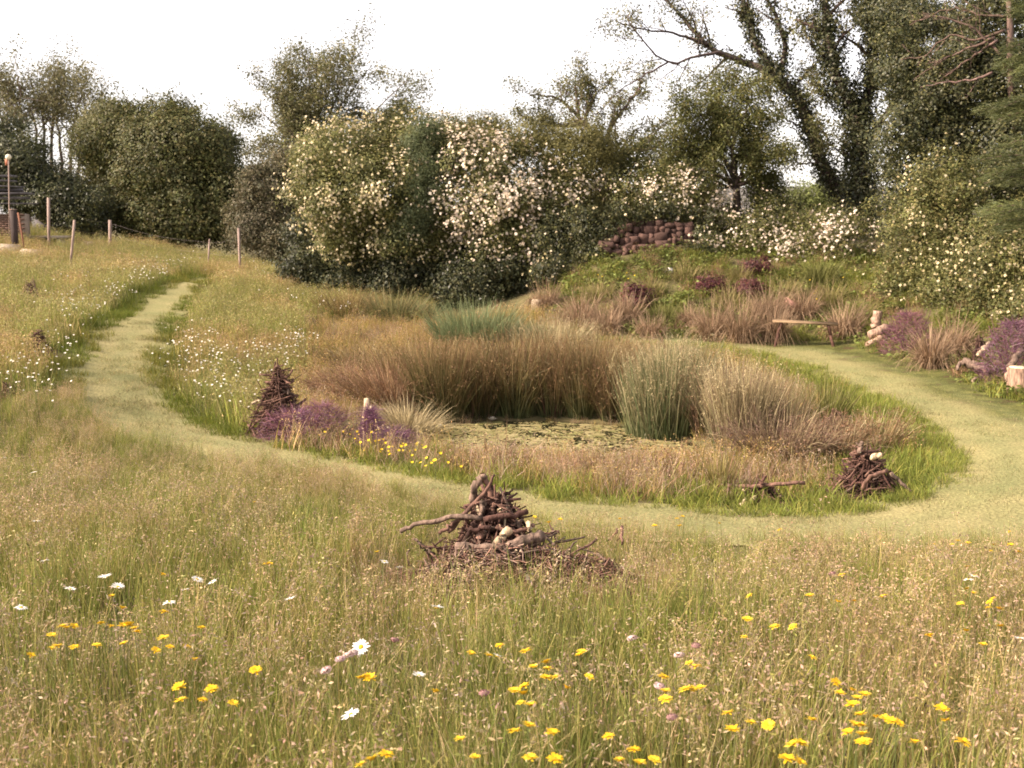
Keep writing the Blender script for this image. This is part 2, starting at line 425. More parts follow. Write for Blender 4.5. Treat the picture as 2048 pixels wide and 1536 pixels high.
def panicles(mb, n, r, h0, h1, cols, size=1.0, spk=16):
    for _ in range(n):
        a = rng.uniform(0, 6.28); rr = r * math.sqrt(rng.random()); x, y = math.cos(a) * rr, math.sin(a) * rr
        h = rng.uniform(h0, h1); b = rng.uniform(0, 6.28); l = rng.uniform(.05, .30); bend = rng.uniform(.02, .10)
        t = np.linspace(0, 1, 5)
        px = x + math.cos(b) * (l * h * t + bend * t ** 4); py = y + math.sin(b) * (l * h * t + bend * t ** 4); pz = h * t - bend * .5 * t ** 6
        c = jitter_col(OLIVE * .5 + STRAW * .5, 1)[0]
        mb.tube(np.stack([px, py, pz], -1), np.linspace(.0011, .0007, 5), c, 3, cap=False)
        cc = np.asarray(cols)[rng.integers(len(cols))]
        m = spk; tt = rng.uniform(.68, 1.0, m)
        bx = np.interp(tt, t, px); by = np.interp(tt, t, py); bz = np.interp(tt, t, pz)
        spread = (1.06 - tt) * .17 * size
        off = rng.standard_normal((m, 3)) * spread[:, None] * .55; off[:, 2] -= np.abs(off[:, 2]) * .4
        P = np.stack([bx, by, bz], -1) + off
        # spikelets
        d = nrm(off + np.array([0, 0, -.008]) + rng.standard_normal((m, 3)) * .006)
        s_ = nrm(np.cross(d, rng.standard_normal((m, 3)))); L_ = (rnd(.010, .020, m) * size)[:, None]; W_ = (rnd(.0022, .0038, m) * size)[:, None]
        V = np.stack([P, P + d * L_ * .5 + s_ * W_, P + d * L_, P + d * L_ * .5 - s_ * W_], 1)
        mb.add(V.reshape(-1, 3), np.arange(m * 4).reshape(m, 4), np.repeat(jitter_col(cc, m, .2), 4, 0))
        # branchlets
        A = np.stack([bx, by, bz], -1); wv = np.array([.0005, 0, 0])
        V = np.stack([A - wv, A + wv, P + wv, P - wv], 1)
        mb.add(V.reshape(-1, 3), np.arange(m * 4).reshape(m, 4), c * .9)
def protos(name, n, fn):
    c = bpy.data.collections.new(name)
    for k in range(n):
        mb = MB(); fn(mb, k); me = mb.mesh(name); me.materials.append(M_GRASS)
        c.objects.link(bpy.data.objects.new('%s_%02d' % (name, k), me))
    return c
def p_meadow(mb, k):
    blades(mb, 34, .13, .16, .38, .0042, .16, .18, [GREEN, OLIVE, STRAW], [5, 5, 1.6], None)
    panicles(mb, 4 if k % 2 else 3, .12, .26, .44, [TAN, PINK, STRAW], 1.0)
def p_green(mb, k):
    blades(mb, 40, .14, .18, .40, .0048, .15, .2, [GREEN, LUSH, OLIVE], [4, 3, 4], None)
    panicles(mb, 1, .12, .30, .44, [TAN, OLIVE], 1.0)
def p_straw(mb, k):
    blades(mb, 26, .16, .18, .38, .0050, .26, .3, [STRAW, OLIVE, TAN], [3, 3, 3], None)
    panicles(mb, 7, .14, .26, .46, [TAN, PINK, TAN], 1.05)
def p_far(mb, k):        # for grass further off: fewer, broader blades
    blades(mb, 30, .22, .18, .42, .010, .22, .25, [GREEN, OLIVE, STRAW, TAN], [2.5, 4, 3, 2.5], None)
    panicles(mb, 5, .2, .28, .48, [TAN, PINK, STRAW], 1.9, 10)
def p_lush(mb, k):
    blades(mb, 60, .20, .10, .26, .009, .4, .5, [LUSH, GREEN, OLIVE], [4, 4, 2], None)
def p_dry(mb, k):
    blades(mb, 40, .22, .20, .50, .008, .34, .45, [RED, TAN, PINK, OLIVE], [3, 3, 3, 1], None)
    panicles(mb, 5, .2, .25, .5, [RED, PINK], 1.7, 10)
def p_turf(mb, k):
    blades(mb, 260, .34, .02, .065, .005, .5, .4, [np.array([.25, .235, .105]), np.array([.34, .285, .14]), np.array([.18, .18, .065])], [4, 3, 2], None)
def p_cover(mb, k):      # leafy ground cover of the bank
    n = 70; c = rng.standard_normal((n, 3)) * [.18, .18, .05]; c[:, 2] = np.abs(c[:, 2]) + .05
    mb.leaves(c, rng.standard_normal((n, 3)) * .6 + [0, -.2, 1], rnd(.05, .10, n), jitter_col([.17, .19, .05], n, .25), .6)
    blades(mb, 20, .22, .1, .28, .010, .4, .5, [LUSH, OLIVE], [2, 2], None)
CO = {n: protos(n, c, f) for n, c, f in [('meadow_tuft', 6, p_meadow), ('green_tuft', 5, p_green), ('straw_tuft', 5, p_straw), ('far_tuft', 5, p_far),
                                        ('lush_tuft', 4, p_lush), ('dry_tuft', 4, p_dry), ('turf_tuft', 4, p_turf), ('cover_tuft', 4, p_cover)]}
def scatter(name, label, cat, coll, x, y, scale, tintc, lean=.12, dz=0.0, ncoll=None, z=None):
    n = len(x); z = (ground(x, y) if z is None else z) + dz
    me = bpy.data.meshes.new(name); me.vertices.add(n)
    me.vertices.foreach_set('co', np.stack([x, y, z], -1).ravel().astype(np.float32))
    def fa(nm, tp, key, val): a = me.attributes.new(nm, tp, 'POINT'); a.data.foreach_set(key, np.ascontiguousarray(val).ravel())
    rot = np.stack([lean * rng.standard_normal(n), lean * rng.standard_normal(n), rnd(0, 6.283, n)], -1).astype(np.float32)
    fa('rot', 'FLOAT_VECTOR', 'vector', rot)
    sc3 = np.stack([np.ones(n), np.ones(n), np.ones(n)], -1) * np.asarray(scale).reshape(-1, 1) if np.ndim(scale) < 2 else scale
    fa('scl', 'FLOAT_VECTOR', 'vector', np.broadcast_to(sc3, (n, 3)).astype(np.float32))
    fa('tint', 'FLOAT_COLOR', 'color', np.hstack([np.broadcast_to(tintc, (n, 3)), np.ones((n, 1))]).astype(np.float32))
    fa('idx', 'INT', 'value', rng.integers(0, 997, n).astype(np.int32))
    o = link(name, me, M_GRASS, kind='stuff', label=label, category=cat)
    ng = bpy.data.node_groups.new('scatter_' + coll.name, 'GeometryNodeTree')
    ng.interface.new_socket('Geometry', in_out='INPUT', socket_type='NodeSocketGeometry')
    ng.interface.new_socket('Geometry', in_out='OUTPUT', socket_type='NodeSocketGeometry')
    N, L = ng.nodes, ng.links
    gi, go = N.new('NodeGroupInput'), N.new('NodeGroupOutput')
    ci = N.new('GeometryNodeCollectionInfo'); ci.inputs['Collection'].default_value = coll
    ci.inputs['Separate Children'].default_value = True; ci.inputs['Reset Children'].default_value = True
    ip = N.new('GeometryNodeInstanceOnPoints'); ip.inputs['Pick Instance'].default_value = True
    def na(nm, tp):
        a = N.new('GeometryNodeInputNamedAttribute'); a.data_type = tp; a.inputs['Name'].default_value = nm
        return [s for s in a.outputs if s.enabled and s.name == 'Attribute'][0]
    mp = N.new('GeometryNodeMeshToPoints')
    L.new(gi.outputs[0], mp.inputs[0]); L.new(mp.outputs[0], ip.inputs['Points']); L.new(ci.outputs[0], ip.inputs['Instance'])
    L.new(na('idx', 'INT'), ip.inputs['Instance Index']); L.new(na('scl', 'FLOAT_VECTOR'), ip.inputs['Scale'])
    e2r = N.new('FunctionNodeEulerToRotation'); L.new(na('rot', 'FLOAT_VECTOR'), e2r.inputs[0]); L.new(e2r.outputs[0], ip.inputs['Rotation'])
    L.new(ip.outputs[0], go.inputs[0])
    md = o.modifiers.new('scatter', 'NODES'); md.node_group = ng
    return o
CLEAR = [(u_, v_, r_, hit(u_, v_)) for u_, v_, r_ in [(990,1150,.42),(985,1185,.3),(1730,985,.42),(1522,998,.3),(560,872,.55),(560,885,.4),(742,895,.4),(62,605,.5),(78,705,.5),(78,715,.4),(15,800,.4),(562,578,.4),(98,495,.9),(5,512,.7),(177,500,.45),(60,522,.5),(1322,712,.4),(1672,872,.5)]]
def clear(x, y):
    k = np.ones(len(x), bool)
    for _, _, r_, p_ in CLEAR: k &= np.hypot(x - p_[0], y - p_[1]) > r_ * rnd(.75, 1.1, len(x))
    return k
def seen(x, y, z=None, margin=60):
    z = ground(x, y) if z is None else z
    dz = z - CZ; yc = y * cp - dz * sp; zc = y * sp + dz * cp
    u = 1024 + F * x / np.maximum(yc, .1); v = 768 - F * zc / np.maximum(yc, .1)
    return u, v, (u > -10 * margin) & (u < 2048 + 10 * margin) & (v < 1536 + 6 * margin) & (yc > .3)
def sample(x0, x1, y0, y1, dens):
    n = int((x1 - x0) * (y1 - y0) * dens); return rnd(x0, x1, n), rnd(y0, y1, n)
ISLE = gpoly(INNER) + gpoly([(1130,650),(1080,620),(950,618),(800,610),(700,590),(620,600),(540,545),(495,512),(440,520)])

# --- foreground meadow, in front of the path
x, y = sample(-10, 11, 1.0, 16, 50)
x2, y2 = sample(-8, 3, 9, 16, 60); k2 = pdist(LAWN, x2, y2) < .9; x, y = np.concatenate([x, x2[k2]]), np.concatenate([y, y2[k2]])
u, v, ok = seen(x, y)
inl = inside(LAWN, x, y)
front = gpoly([(-300, 820), (100, 800), (158, 780)]) + gpoly(OUTER_B[::-1][6:]) + [(14, 15), (14, -3), (-14, -3)]
e = pdist(LAWN, x, y)
ok &= ~inl & inside(front, x, y) & clear(x, y)
x, y, e, u, v = x[ok], y[ok], e[ok], u[ok], v[ok]
pt = vnoise(x, y, .9, 21); pt2 = vnoise(x, y, 2.1, 22)
kind = np.where(pt + .35 * rng.standard_normal(len(x)) > .38 + .3 * ((u < 900) & (v > 1150)), 2, np.where(pt2 + .4 * rng.standard_normal(len(x)) > .12, 1, 0))
hs_ = (.5 + .14 * (u < 700) + (.5 - .14 * (u < 700)) * sstep(.1, 2.6, e)) * (1 + .16 * rng.standard_normal(len(x))) * (1 + .15 * pt2)
tn = 1 + .12 * pt[:, None] * np.array([[1.2, .8, .4]]) + .07 * rng.standard_normal((len(x), 1))
pp = hit(1030, 1185); dpl = np.hypot((x - pp[0]) / 1.15, (y - pp[1]) / .75) + .2 * rng.standard_normal(len(x))
kind = np.where(dpl < .9, 2, kind); tn = np.where((dpl < .9)[:, None], tn * [[.85, .72, .72]], tn); hs_ = np.where(dpl < 1.0, hs_ * .55, hs_)
for kk, nm, lb in [(0, 'meadow_tuft', 'mixed tall meadow grass with feathery seed heads in the foreground'), (1, 'green_tuft', 'greener upright grass stalks in the foreground meadow'),
                   (2, 'straw_tuft', 'straw coloured grass with pinkish seed heads in the foreground meadow')]:
    s_ = kind == kk
    scatter('meadow_grass', lb, 'grass', CO[nm], x[s_], y[s_], np.clip(hs_[s_], .4, 1.5), np.clip(tn[s_], .5, 1.6))
# --- rougher meadow left of the path and the tall grass between path and pond
x, y = sample(-24, 3, 12, 40, 26)
u, v, ok = seen(x, y)
isle = inside(ISLE, x, y); inl = inside(LAWN, x, y); dp = np.where(inside(POND, x, y), -1, 1) * pdist(POND, x, y)
e = pdist(LAWN, x, y)
leftm = ~isle & ~inl & ~inside(front, x, y) & (u < 560) & (v > 470)
isl_m = isle & (u < 860) & ~((u > 600) & (v > 640 + (u - 600) * .1)) 
ok &= (leftm | isl_m) & (dp > .3) & clear(x, y)
x, y, e, u, v = x[ok], y[ok], e[ok], u[ok], v[ok]
pt = vnoise(x, y, .45, 31); pt2 = vnoise(x, y, 1.2, 32)
hs_ = (.55 + .5 * sstep(.05, .9, e)) * (1 + .18 * rng.standard_normal(len(x)))
tn = np.where((pt > .1)[:, None], np.array([[1.0, .97, .82]]), np.array([[.80, .92, .66]])) * (1 + .12 * rng.standard_normal((len(x), 1)) + .15 * pt2[:, None])
edge = e < .55
scatter('meadow_grass', 'pale flowering meadow grass on the left slope and beside the path', 'grass', CO['far_tuft'], x[~edge], y[~edge], np.clip(hs_[~edge], .4, 1.5), np.clip(tn[~edge], .4, 1.7))
scatter('verge_grass', 'greener grass verge lining the left bend of the path', 'grass', CO['lush_tuft'], x[edge], y[edge], np.clip(hs_[edge] * 1.3, .5, 1.6), np.clip(tn[edge] * [[.86, .80, .74]], .4, 1.5))
# --- lush verge all round the pond island and the dry red grass inside it
x, y = sample(-8, 12, 8.5, 27, 34)
u, v, ok = seen(x, y); isle = inside(ISLE, x, y); dp = np.where(inside(POND, x, y), -1, 1) * pdist(POND, x, y); e = pdist(ISLE_EDGE, x, y, False)
ub = u + 45 * rng.standard_normal(len(u)) + 40 * vnoise(x, y, .8, 44); ok &= isle & (dp > .0) & ~((ub < 520) | ((ub < 660) & (v < 700))) & clear(x, y)
x, y, e, u, v, dp = x[ok], y[ok], e[ok], u[ok], v[ok], dp[ok]
pt = vnoise(x, y, .8, 41)
green = e + .35 * pt + .3 * rng.standard_normal(len(x)) < np.where(u > 1350, 1.25, .75)
tn = 1 + .15 * rng.standard_normal((len(x), 1)) + .1 * pt[:, None]
scatter('verge_grass', 'lush bright green grass rim round the pond island', 'grass', CO['lush_tuft'], x[green], y[green], np.clip(.6 + .5 * sstep(0, .8, e[green]) + .18 * rng.standard_normal(green.sum()), .5, 1.7), np.clip(tn[green] * [[1.0, 1.0, .85]], .5, 1.6))
mix_ = vnoise(x, y, .7, 47) + .5 * rng.standard_normal(len(x)) + .5 * (v < 780) > .25
g3 = ~green & mix_; g2 = ~green & ~mix_
scatter('meadow_grass', 'ochre seeding grass mixed among the rushes on the pond island', 'grass', CO['far_tuft'], x[g3], y[g3], np.clip(.22 + .6 * sstep(.2, 1.6, dp[g3]) + .15 * rng.standard_normal(g3.sum()), .25, 1.4), np.clip(tn[g3] * [[.95, .86, .66]], .4, 1.5))
scatter('dry_grass', 'dry reddish brown grass round the pond margin', 'grass', CO['dry_tuft'], x[g2], y[g2], np.clip(.22 + .55 * sstep(.2, 1.5, dp[g2]) + .15 * rng.standard_normal(g2.sum()), .2, 1.5), np.clip(tn[g2], .5, 1.6))
# --- turf of the mown path
x, y = sample(-10, 13, 9, 30, 13)
u, v, ok = seen(x, y); ok &= inside(LAWN, x, y) & (y < 24)
x, y = x[ok], y[ok]
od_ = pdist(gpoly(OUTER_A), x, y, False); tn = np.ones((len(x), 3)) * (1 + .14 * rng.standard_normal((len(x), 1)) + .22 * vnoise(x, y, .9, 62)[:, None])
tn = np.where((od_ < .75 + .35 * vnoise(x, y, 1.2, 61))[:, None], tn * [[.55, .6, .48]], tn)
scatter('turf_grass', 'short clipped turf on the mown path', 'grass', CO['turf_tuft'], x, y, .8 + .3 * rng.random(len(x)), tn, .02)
# --- green cover on the bank below the stone wall and on the ground under the trees
BANK = gpoly(OUTER_A[::-1]) + [tuple(at(u, v, Y * S)[:2]) for u, v, Y in [(1080,600,33),(1100,500,38),(1250,480,38.5),(1500,480,38.5),(1700,500,37),(1900,560,32),(2300,560,28)]]
x, y = sample(0, 18, 14, 33, 26)
u, v, ok = seen(x, y); ok &= inside(BANK, x, y)
x, y = x[ok], y[ok]; pt = vnoise(x, y, .9, 51)
keep = (pt + .6 * rng.random(len(x)) > -.05); x, y, pt = x[keep], y[keep], pt[keep]
tn = 1 + .25 * pt[:, None] + .15 * rng.standard_normal((len(x), 1))
nb_ = np.hypot((x - 6.0) / 1.2, (y - 22.6) / .7) > 1
x, y, pt, tn = x[nb_], y[nb_], pt[nb_], tn[nb_]
sel = vnoise(x, y, 1.3, 53) + .35 * rng.standard_normal(len(x)); sc_ = .7 + .5 * rng.random(len(x))
a_ = sel > .05; b_ = sel < -.42; c_ = ~a_ & ~b_
scatter('bank_cover', 'green leafy ground cover on the bank below the stone wall', 'ground cover', CO['cover_tuft'], x[c_], y[c_], sc_[c_], np.clip(tn[c_] * [[.85, .85, .8]], .35, 1.6), .15)
scatter('bank_grass', 'bright tufted grass patches on the sunlit bank', 'grass', CO['lush_tuft'], x[a_], y[a_], sc_[a_] * 1.1, np.clip(tn[a_] * [[.9, .88, .72]], .35, 1.6), .15)
scatter('bank_dry_grass', 'brown dead grass patches on the bank', 'grass', CO['dry_tuft'], x[b_], y[b_], sc_[b_] * .7, np.clip(tn[b_] * [[.8, .7, .65]], .35, 1.6), .15)
x, y = sample(-24, 4, 30, 50, 8)
u, v, ok = seen(x, y); ok &= ~inside(ISLE, x, y) & (u > 480) & (u < 760)
x, y = x[ok], y[ok]
scatter('shaded_grass', 'short green grass in the shade under the trees', 'grass', CO['lush_tuft'], x, y, .8 + .3 * rng.random(len(x)), np.ones((len(x), 3)) * [[.9, 1.1, .8]])

# ------------------------------------------------------------------ trees, hedges, climbers
def smooth(pts, n=10, jit=0.0):
    pts = np.asarray(pts, float); m = len(pts)
    P = np.vstack([2 * pts[0] - pts[1], pts, 2 * pts[-1] - pts[-2]]); out = []
    for i in range(1, m):
        a, b, c, d = P[i - 1], P[i], P[i + 1], P[i + 2]
        for t in np.linspace(0, 1, max(2, n // (m - 1) + 1), endpoint=(i == m - 1)):
            out.append(.5 * ((2 * b) + (c - a) * t + (2 * a - 5 * b + 4 * c - d) * t * t + (3 * b - a - 3 * c + d) * t ** 3))
    out = np.array(out)
    if jit: out[1:-1] += rng.standard_normal(out[1:-1].shape) * jit
    return out
class Tree:
    def __init__(s, bark=(.12, .085, .065)): s.w = MB(); s.br = MB(); s.sites = []; s.bark = np.array(bark)
    def limb(s, pts, r0, r1, levels=2, nchild=7, lenr=.45, ang=.8, up=.25, start=.3, trunk=True, leafy=True):
        pts = np.asarray(pts)
        (s.w if trunk else s.br).tube(pts, np.linspace(r0, r1, len(pts)), jitter_col(s.bark, 1, .12, .03)[0], 7 if r0 > .06 else (5 if r0 > .02 else 3), rough=.06 if r0 > .05 else 0)
        L = np.linalg.norm(np.diff(pts, axis=0), axis=1).sum()
        if levels == 0:
            if leafy: s.sites.append(pts[len(pts) // 4:])
            return
        for k in range(nchild):
            t = start + (1 - start) * (k + rng.random()) / nchild; f = t * (len(pts) - 1); i = min(int(f), len(pts) - 2)
            p = pts[i] + (pts[i + 1] - pts[i]) * (f - i); d = nrm(pts[i + 1] - pts[i])
            ax = nrm(np.cross(d, rng.standard_normal(3))); a = ang * rng.uniform(.6, 1.3)
            nd = nrm(d * math.cos(a) + ax * math.sin(a) + np.array([0, 0, up]))
            l = L * lenr * rng.uniform(.6, 1.15) * (1.1 - .5 * t)
            n = 6; q = [p]; dd = nd
            for _ in range(n - 1):
                dd = nrm(dd + rng.standard_normal(3) * .16 + np.array([0, 0, up * .12])); q.append(q[-1] + dd * l / (n - 1))
            rr = (r0 + (r1 - r0) * t) * .55
            s.limb(np.array(q), max(rr, .006), max(rr * .3, .004), levels - 1, max(3, int(nchild * .8)), lenr, ang, up, .2, False, leafy)
    def leaves(s, per, spread, size, pal, aspect=.5, drop=0.0):
        if not s.sites: return None
        mb = MB(); P = np.concatenate([q[rng.integers(0, len(q), per)] for q in s.sites]); n = len(P)
        g = np.repeat(rng.standard_normal((len(s.sites), 1)), per, 0)
        P = P + rng.standard_normal((n, 3)) * spread - np.array([0, 0, 1]) * drop * rng.random((n, 1))
        pal = np.asarray(pal); c = pal[rng.integers(0, len(pal), n)] * (1 + .14 * g) * (1 + .14 * rng.standard_normal((n, 1)))
        mb.leaves(P, rng.standard_normal((n, 3)) * .8 + [0, 0, .7], size * rnd(.6, 1.35, n), np.clip(c, .01, .9), aspect)
        return mb
    def finish(s, name, label, cat, base, leafmb, leafmat=None, bark=None):
        r = thing(name, label, cat, tuple(base))
        tr = part('trunk', s.w, bark or M_BARK, r, True)
        if s.br.n: subpart('branches', s.br, bark or M_BARK, tr, True, kind='stuff')
        if leafmb is not None: part('crown', leafmb, leafmat or M_LEAF, r)
        s.trunk = tr
        return r
def ell(u, v, Y, w, h, dep): p = at(u, v, Y); return (p, np.array([w * mpp(Y) / 2, dep, h * mpp(Y) / 2]))
def blob_leaves(blobs, per_m2, size, pal, rc=.28, per=26, fill=.35, flat=.7, up=.35, droop=0.0, aspect=.55, front=True, rough=.22, billow=.42, shoots=1.0):
    """leaf clumps over the outer shell of overlapping ellipsoids, with looser filling inside"""
    rc *= .66; per = int(per * 2.0); size *= .68; per_m2 *= 1.1
    mb = MB(); pal = np.asarray(pal); allc, alln = [], []
    big = blobs; blobs = []
    for bc, br in big:                       # break each mass into billows
        rm = (br[0] * br[2]) ** .5; rs = max(billow * rm, .22); k = int(np.clip(3.2 * (br[0] * br[2] + br[0] * br[1] + br[1] * br[2]) / (3 * rs * rs), 6, 40))
        d = nrm(rng.standard_normal((k, 3))); d[:, 1] = np.where(rng.random(k) < .7, -np.abs(d[:, 1]), d[:, 1])
        for q in d:
            s_ = rs * rng.uniform(.5, 1.5); blobs.append((bc + q * np.maximum(br - s_ * .45, .05) * rng.uniform(.75, 1.18), np.array([s_ * rng.uniform(.9, 1.35), s_, s_ * rng.uniform(.65, 1.0)])))
        blobs.append((bc, br * .62))
    for bc, br in blobs:
        area = 4 * math.pi * (((br[0] * br[1]) ** 1.6 + (br[0] * br[2]) ** 1.6 + (br[1] * br[2]) ** 1.6) / 3) ** (1 / 1.6)
        n = max(4, int(area * per_m2 * .62)); d = nrm(rng.standard_normal((n, 3)))
        if front: d[:, 1] = np.where(rng.random(n) < .65, -np.abs(d[:, 1]), d[:, 1])
        wob = 1 + rough * (np.sin(d[:, 0] * 5 + bc[0] * 3) * np.sin(d[:, 2] * 6 + bc[2]) + .5 * np.sin(d[:, 0] * 13 + d[:, 2] * 11 + bc[1]))
        rad = rng.uniform(.78, 1.06, n) * wob
        P = bc + d * br * rad[:, None]; nn = nrm(d / br)
        keep = np.ones(n, bool)
        for oc, orr in blobs:
            if oc is bc: continue
            keep &= (((P - oc) / (orr * .72)) ** 2).sum(1) > 1
        allc.append(P[keep]); alln.append(nn[keep])
        m = int(n * fill * per * .10)
        if m:
            q = bc + nrm(rng.standard_normal((m, 3))) * br * (rng.random((m, 1)) ** .5) * .8
            mb.leaves(q, rng.standard_normal((m, 3)) + [0, -.5, .3], size * 2.2 * rnd(.7, 1.3, m), np.clip(pal[rng.integers(0, len(pal), m)] * (1 + .15 * rng.standard_normal((m, 1))), .01, .9), .7)
    if shoots:
        for bc, br in big:
            for _ in range(int(shoots * br[0] * 4)):
                p0 = bc + np.array([rng.uniform(-.8, .8) * br[0], -br[1] * rng.uniform(0, .6), br[2] * .75]); dd = nrm(np.array([rng.normal() * .6, rng.normal() * .4 - .2, 1.0])); L_ = rng.uniform(.3, .9); m = 26
                t_ = np.linspace(0, 1, m)[:, None]; q = p0 + dd * L_ * t_ + np.array([dd[0], dd[1], -.3]) * L_ * .35 * t_ ** 2 + rng.standard_normal((m, 3)) * .035
                mb.leaves(q, rng.standard_normal((m, 3)) + [0, 0, .5], size * rnd(.6, 1.2, m), np.clip(pal[rng.integers(0, len(pal), m)] * 1.1, .01, .9), aspect)
    C = np.concatenate(allc); Nn = np.concatenate(alln); k = len(C)
    g = rng.standard_normal((k, 1)); n = k * per
    off = rng.standard_normal((n, 3)) * rc * np.repeat(rng.uniform(.6, 1.3, (k, 1)), per, 0)
    nr = np.repeat(Nn, per, 0); off -= nr * (off * nr).sum(1, keepdims=True) * (1 - flat)
    P = np.repeat(C, per, 0) + off; P[:, 2] -= droop * np.abs(rng.standard_normal(n))
    c = pal[rng.integers(0, len(pal), n)] * (1 + .16 * np.repeat(g, per, 0)) * (1 + .16 * rng.standard_normal((n, 1)))
    mb.leaves(P, nr * 1.3 + rng.standard_normal((n, 3)) * .45 + [0, 0, up * .8], size * rnd(.6, 1.4, n), np.clip(c, .008, .9), aspect)
    return mb, C, Nn
def blossoms(C, Nn, n, size, pal, rc=.25, out=.16, umin=None):
    w = np.exp(1.5 * vnoise(C[:, 0] + .3 * C[:, 1], C[:, 2], 1.5, 91) * 1.6 + .9 * rng.standard_normal(len(C))); sel = rng.choice(len(C), n, p=w / w.sum()); mb = MB(); pal = np.asarray(pal)
    ok = Nn[sel][:, 1] < .35; sel = sel[ok]; n = len(sel)
    P = C[sel] + rng.standard_normal((n, 3)) * rc * .55 + Nn[sel] * out * rng.uniform(.3, 1.4, (n, 1))
    c = pal[rng.integers(0, len(pal), n)] * (1 + .08 * rng.standard_normal((n, 1)))
    base = Nn[sel] + rng.standard_normal((n, 3)) * .45 + [0, -.2, .35]
    for q in range(2):
        mb.leaves(P, base + rng.standard_normal((n, 3)) * .2, size * rnd(.6, 1.3, n), np.clip(c, .02, .9), 1.0, .5)
    return mb
def bush(name, label, cat, blobs, per_m2, size, pal, mat=None, bloom=None, bloom_size=.08, bloom_pal=None, stem=True, **kw):
    base = np.mean([b[0] for b in blobs], 0); base[2] = ground(base[0], base[1])
    r = thing(name, label, cat, tuple(base))
    mb, C, Nn = blob_leaves(blobs, per_m2, size, pal, **kw)
    fo = part('foliage', mb, mat or M_LEAF, r)
    if bloom: subpart('blossom', blossoms(C, Nn, bloom, bloom_size, bloom_pal), M_PETAL, fo, kind='stuff')
    if stem:
        for bc, br in blobs[:4]:
            gz = ground(bc[0], bc[1]); sb = MB()
            b0 = np.array([bc[0] + rng.uniform(-.3, .3), bc[1] + rng.uniform(0, .3), gz - .05]); top = bc + br * rng.uniform(-.5, .5, 3)
            sb.tube(smooth([b0, (b0 + top) / 2 + rng.standard_normal(3) * .15, top], 6), (.05, .015), (.12, .08, .06), 5)
            part('stem', sb, M_BARK, r, True)
    return r
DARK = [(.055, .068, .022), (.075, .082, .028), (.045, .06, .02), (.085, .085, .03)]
MID = [(.085, .105, .03), (.11, .125, .035), (.13, .13, .045), (.07, .09, .028)]
YEL = [(.17, .18, .045), (.21, .20, .055), (.13, .15, .035), (.11, .12, .035)]
PALE = [(.19, .175, .085), (.155, .15, .07), (.22, .195, .10), (.13, .125, .055)]
IVY = [(.04, .055, .018), (.055, .07, .022), (.03, .042, .016), (.075, .085, .03)]
def warm(P, a=1.1, b=.95): return [(r * a, g * b, bl * 1.3) for r, g, bl in P]
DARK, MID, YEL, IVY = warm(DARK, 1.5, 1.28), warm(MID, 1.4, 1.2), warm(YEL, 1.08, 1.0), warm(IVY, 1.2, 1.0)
CREAM = [(.62, .52, .33), (.55, .46, .27), (.70, .60, .42), (.48, .40, .20)]
WHITE = [(.72, .62, .50), (.62, .50, .38), (.75, .66, .52)]

# --- far left : tall thin-stemmed trees
for nm, lab, stems, seed in [
    ('tall_tree', 'tall slender multi stemmed tree at the far left edge', [(30,330,-10,190),(45,330,40,170),(60,330,20,200)], 1),
    ('tall_tree', 'tall open crowned tree standing second from the left edge', [(85,320,85,165),(90,320,130,180),(82,320,60,210)], 2),
    ('tall_tree', 'leaning thin stemmed tree beside the dark domed tree', [(130,350,165,180),(135,350,205,230),(125,350,110,200),(150,355,230,260)], 3)]:
    t = Tree((.13, .095, .075)); Y0 = 54 + seed
    for (u0, v0, u1, v1) in stems:
        b = at(u0, v0 + 100, Y0); b[2] = ground(b[0], b[1]); m = at((u0 * .6 + u1 * .4), (v0 + v1) / 2 + 20, Y0 + rng.uniform(-1, 1)); e = at(u1, v1, Y0 + rng.uniform(-1.5, 1.5))
        t.limb(smooth([b, m, e], 10, .05), .12, .025, 2, 8, .42, .95, .12, .55)
    t.finish(nm, lab, 'tree', at(stems[0][0], 430, Y0) * [1, 1, 0] + [0, 0, ground(at(stems[0][0], 430, Y0)[0], Y0)], t.leaves(50, .26, .13, PALE))
# --- left : dense dark domed tree and its shrubs
def leafy_tree(name, label, blobs, trunk, size, pal, per_m2=9, **kw):
    base = np.array(trunk[0]); r = thing(name, label, 'tree', tuple(base)); w = MB(); br = MB()
    w.tube(smooth(trunk, 8, .03), (.22, .09), (.10, .07, .055), 8, rough=.06)
    for bc, rr in blobs:
        st_ = np.array(trunk[-1]); br.tube(smooth([st_, (st_ + bc) / 2 + [0, 0, .2], bc + rr * rng.uniform(-.4, .4, 3)], 8, .05), (.08, .015), (.10, .07, .055), 5)
    tr = part('trunk', w, M_BARK, r, True); subpart('branches', br, M_BARK, tr, True, kind='stuff')
    mb, C, Nn = blob_leaves(blobs, per_m2, size, pal, **kw); part('crown', mb, M_LEAF, r)
    return r
def tk(u, v, Y, u2, v2):
    b = at(u, v, Y); b[2] = ground(b[0], b[1]) - .1; return [b, (b + at(u2, v2, Y)) / 2 + [.1, 0, 0], at(u2, v2, Y)]
leafy_tree('domed_tree', 'dense dark green domed tree left of the gap in the treeline',
           [ell(300,245,45.5,150,120,1.5), ell(350,295,45,180,170,1.8), ell(400,345,44.5,140,160,1.6), ell(330,385,44,210,150,1.8), ell(435,400,44,100,150,1.3), ell(455,450,43.6,80,90,1.1), ell(360,445,43.5,200,90,1.5), ell(250,300,45.5,110,150,1.4), ell(470,375,45,50,110,.8)],
           tk(350,480,45,350,380), .17, DARK + MID[:1], 7, rc=.40, per=32, fill=.4, billow=.55)
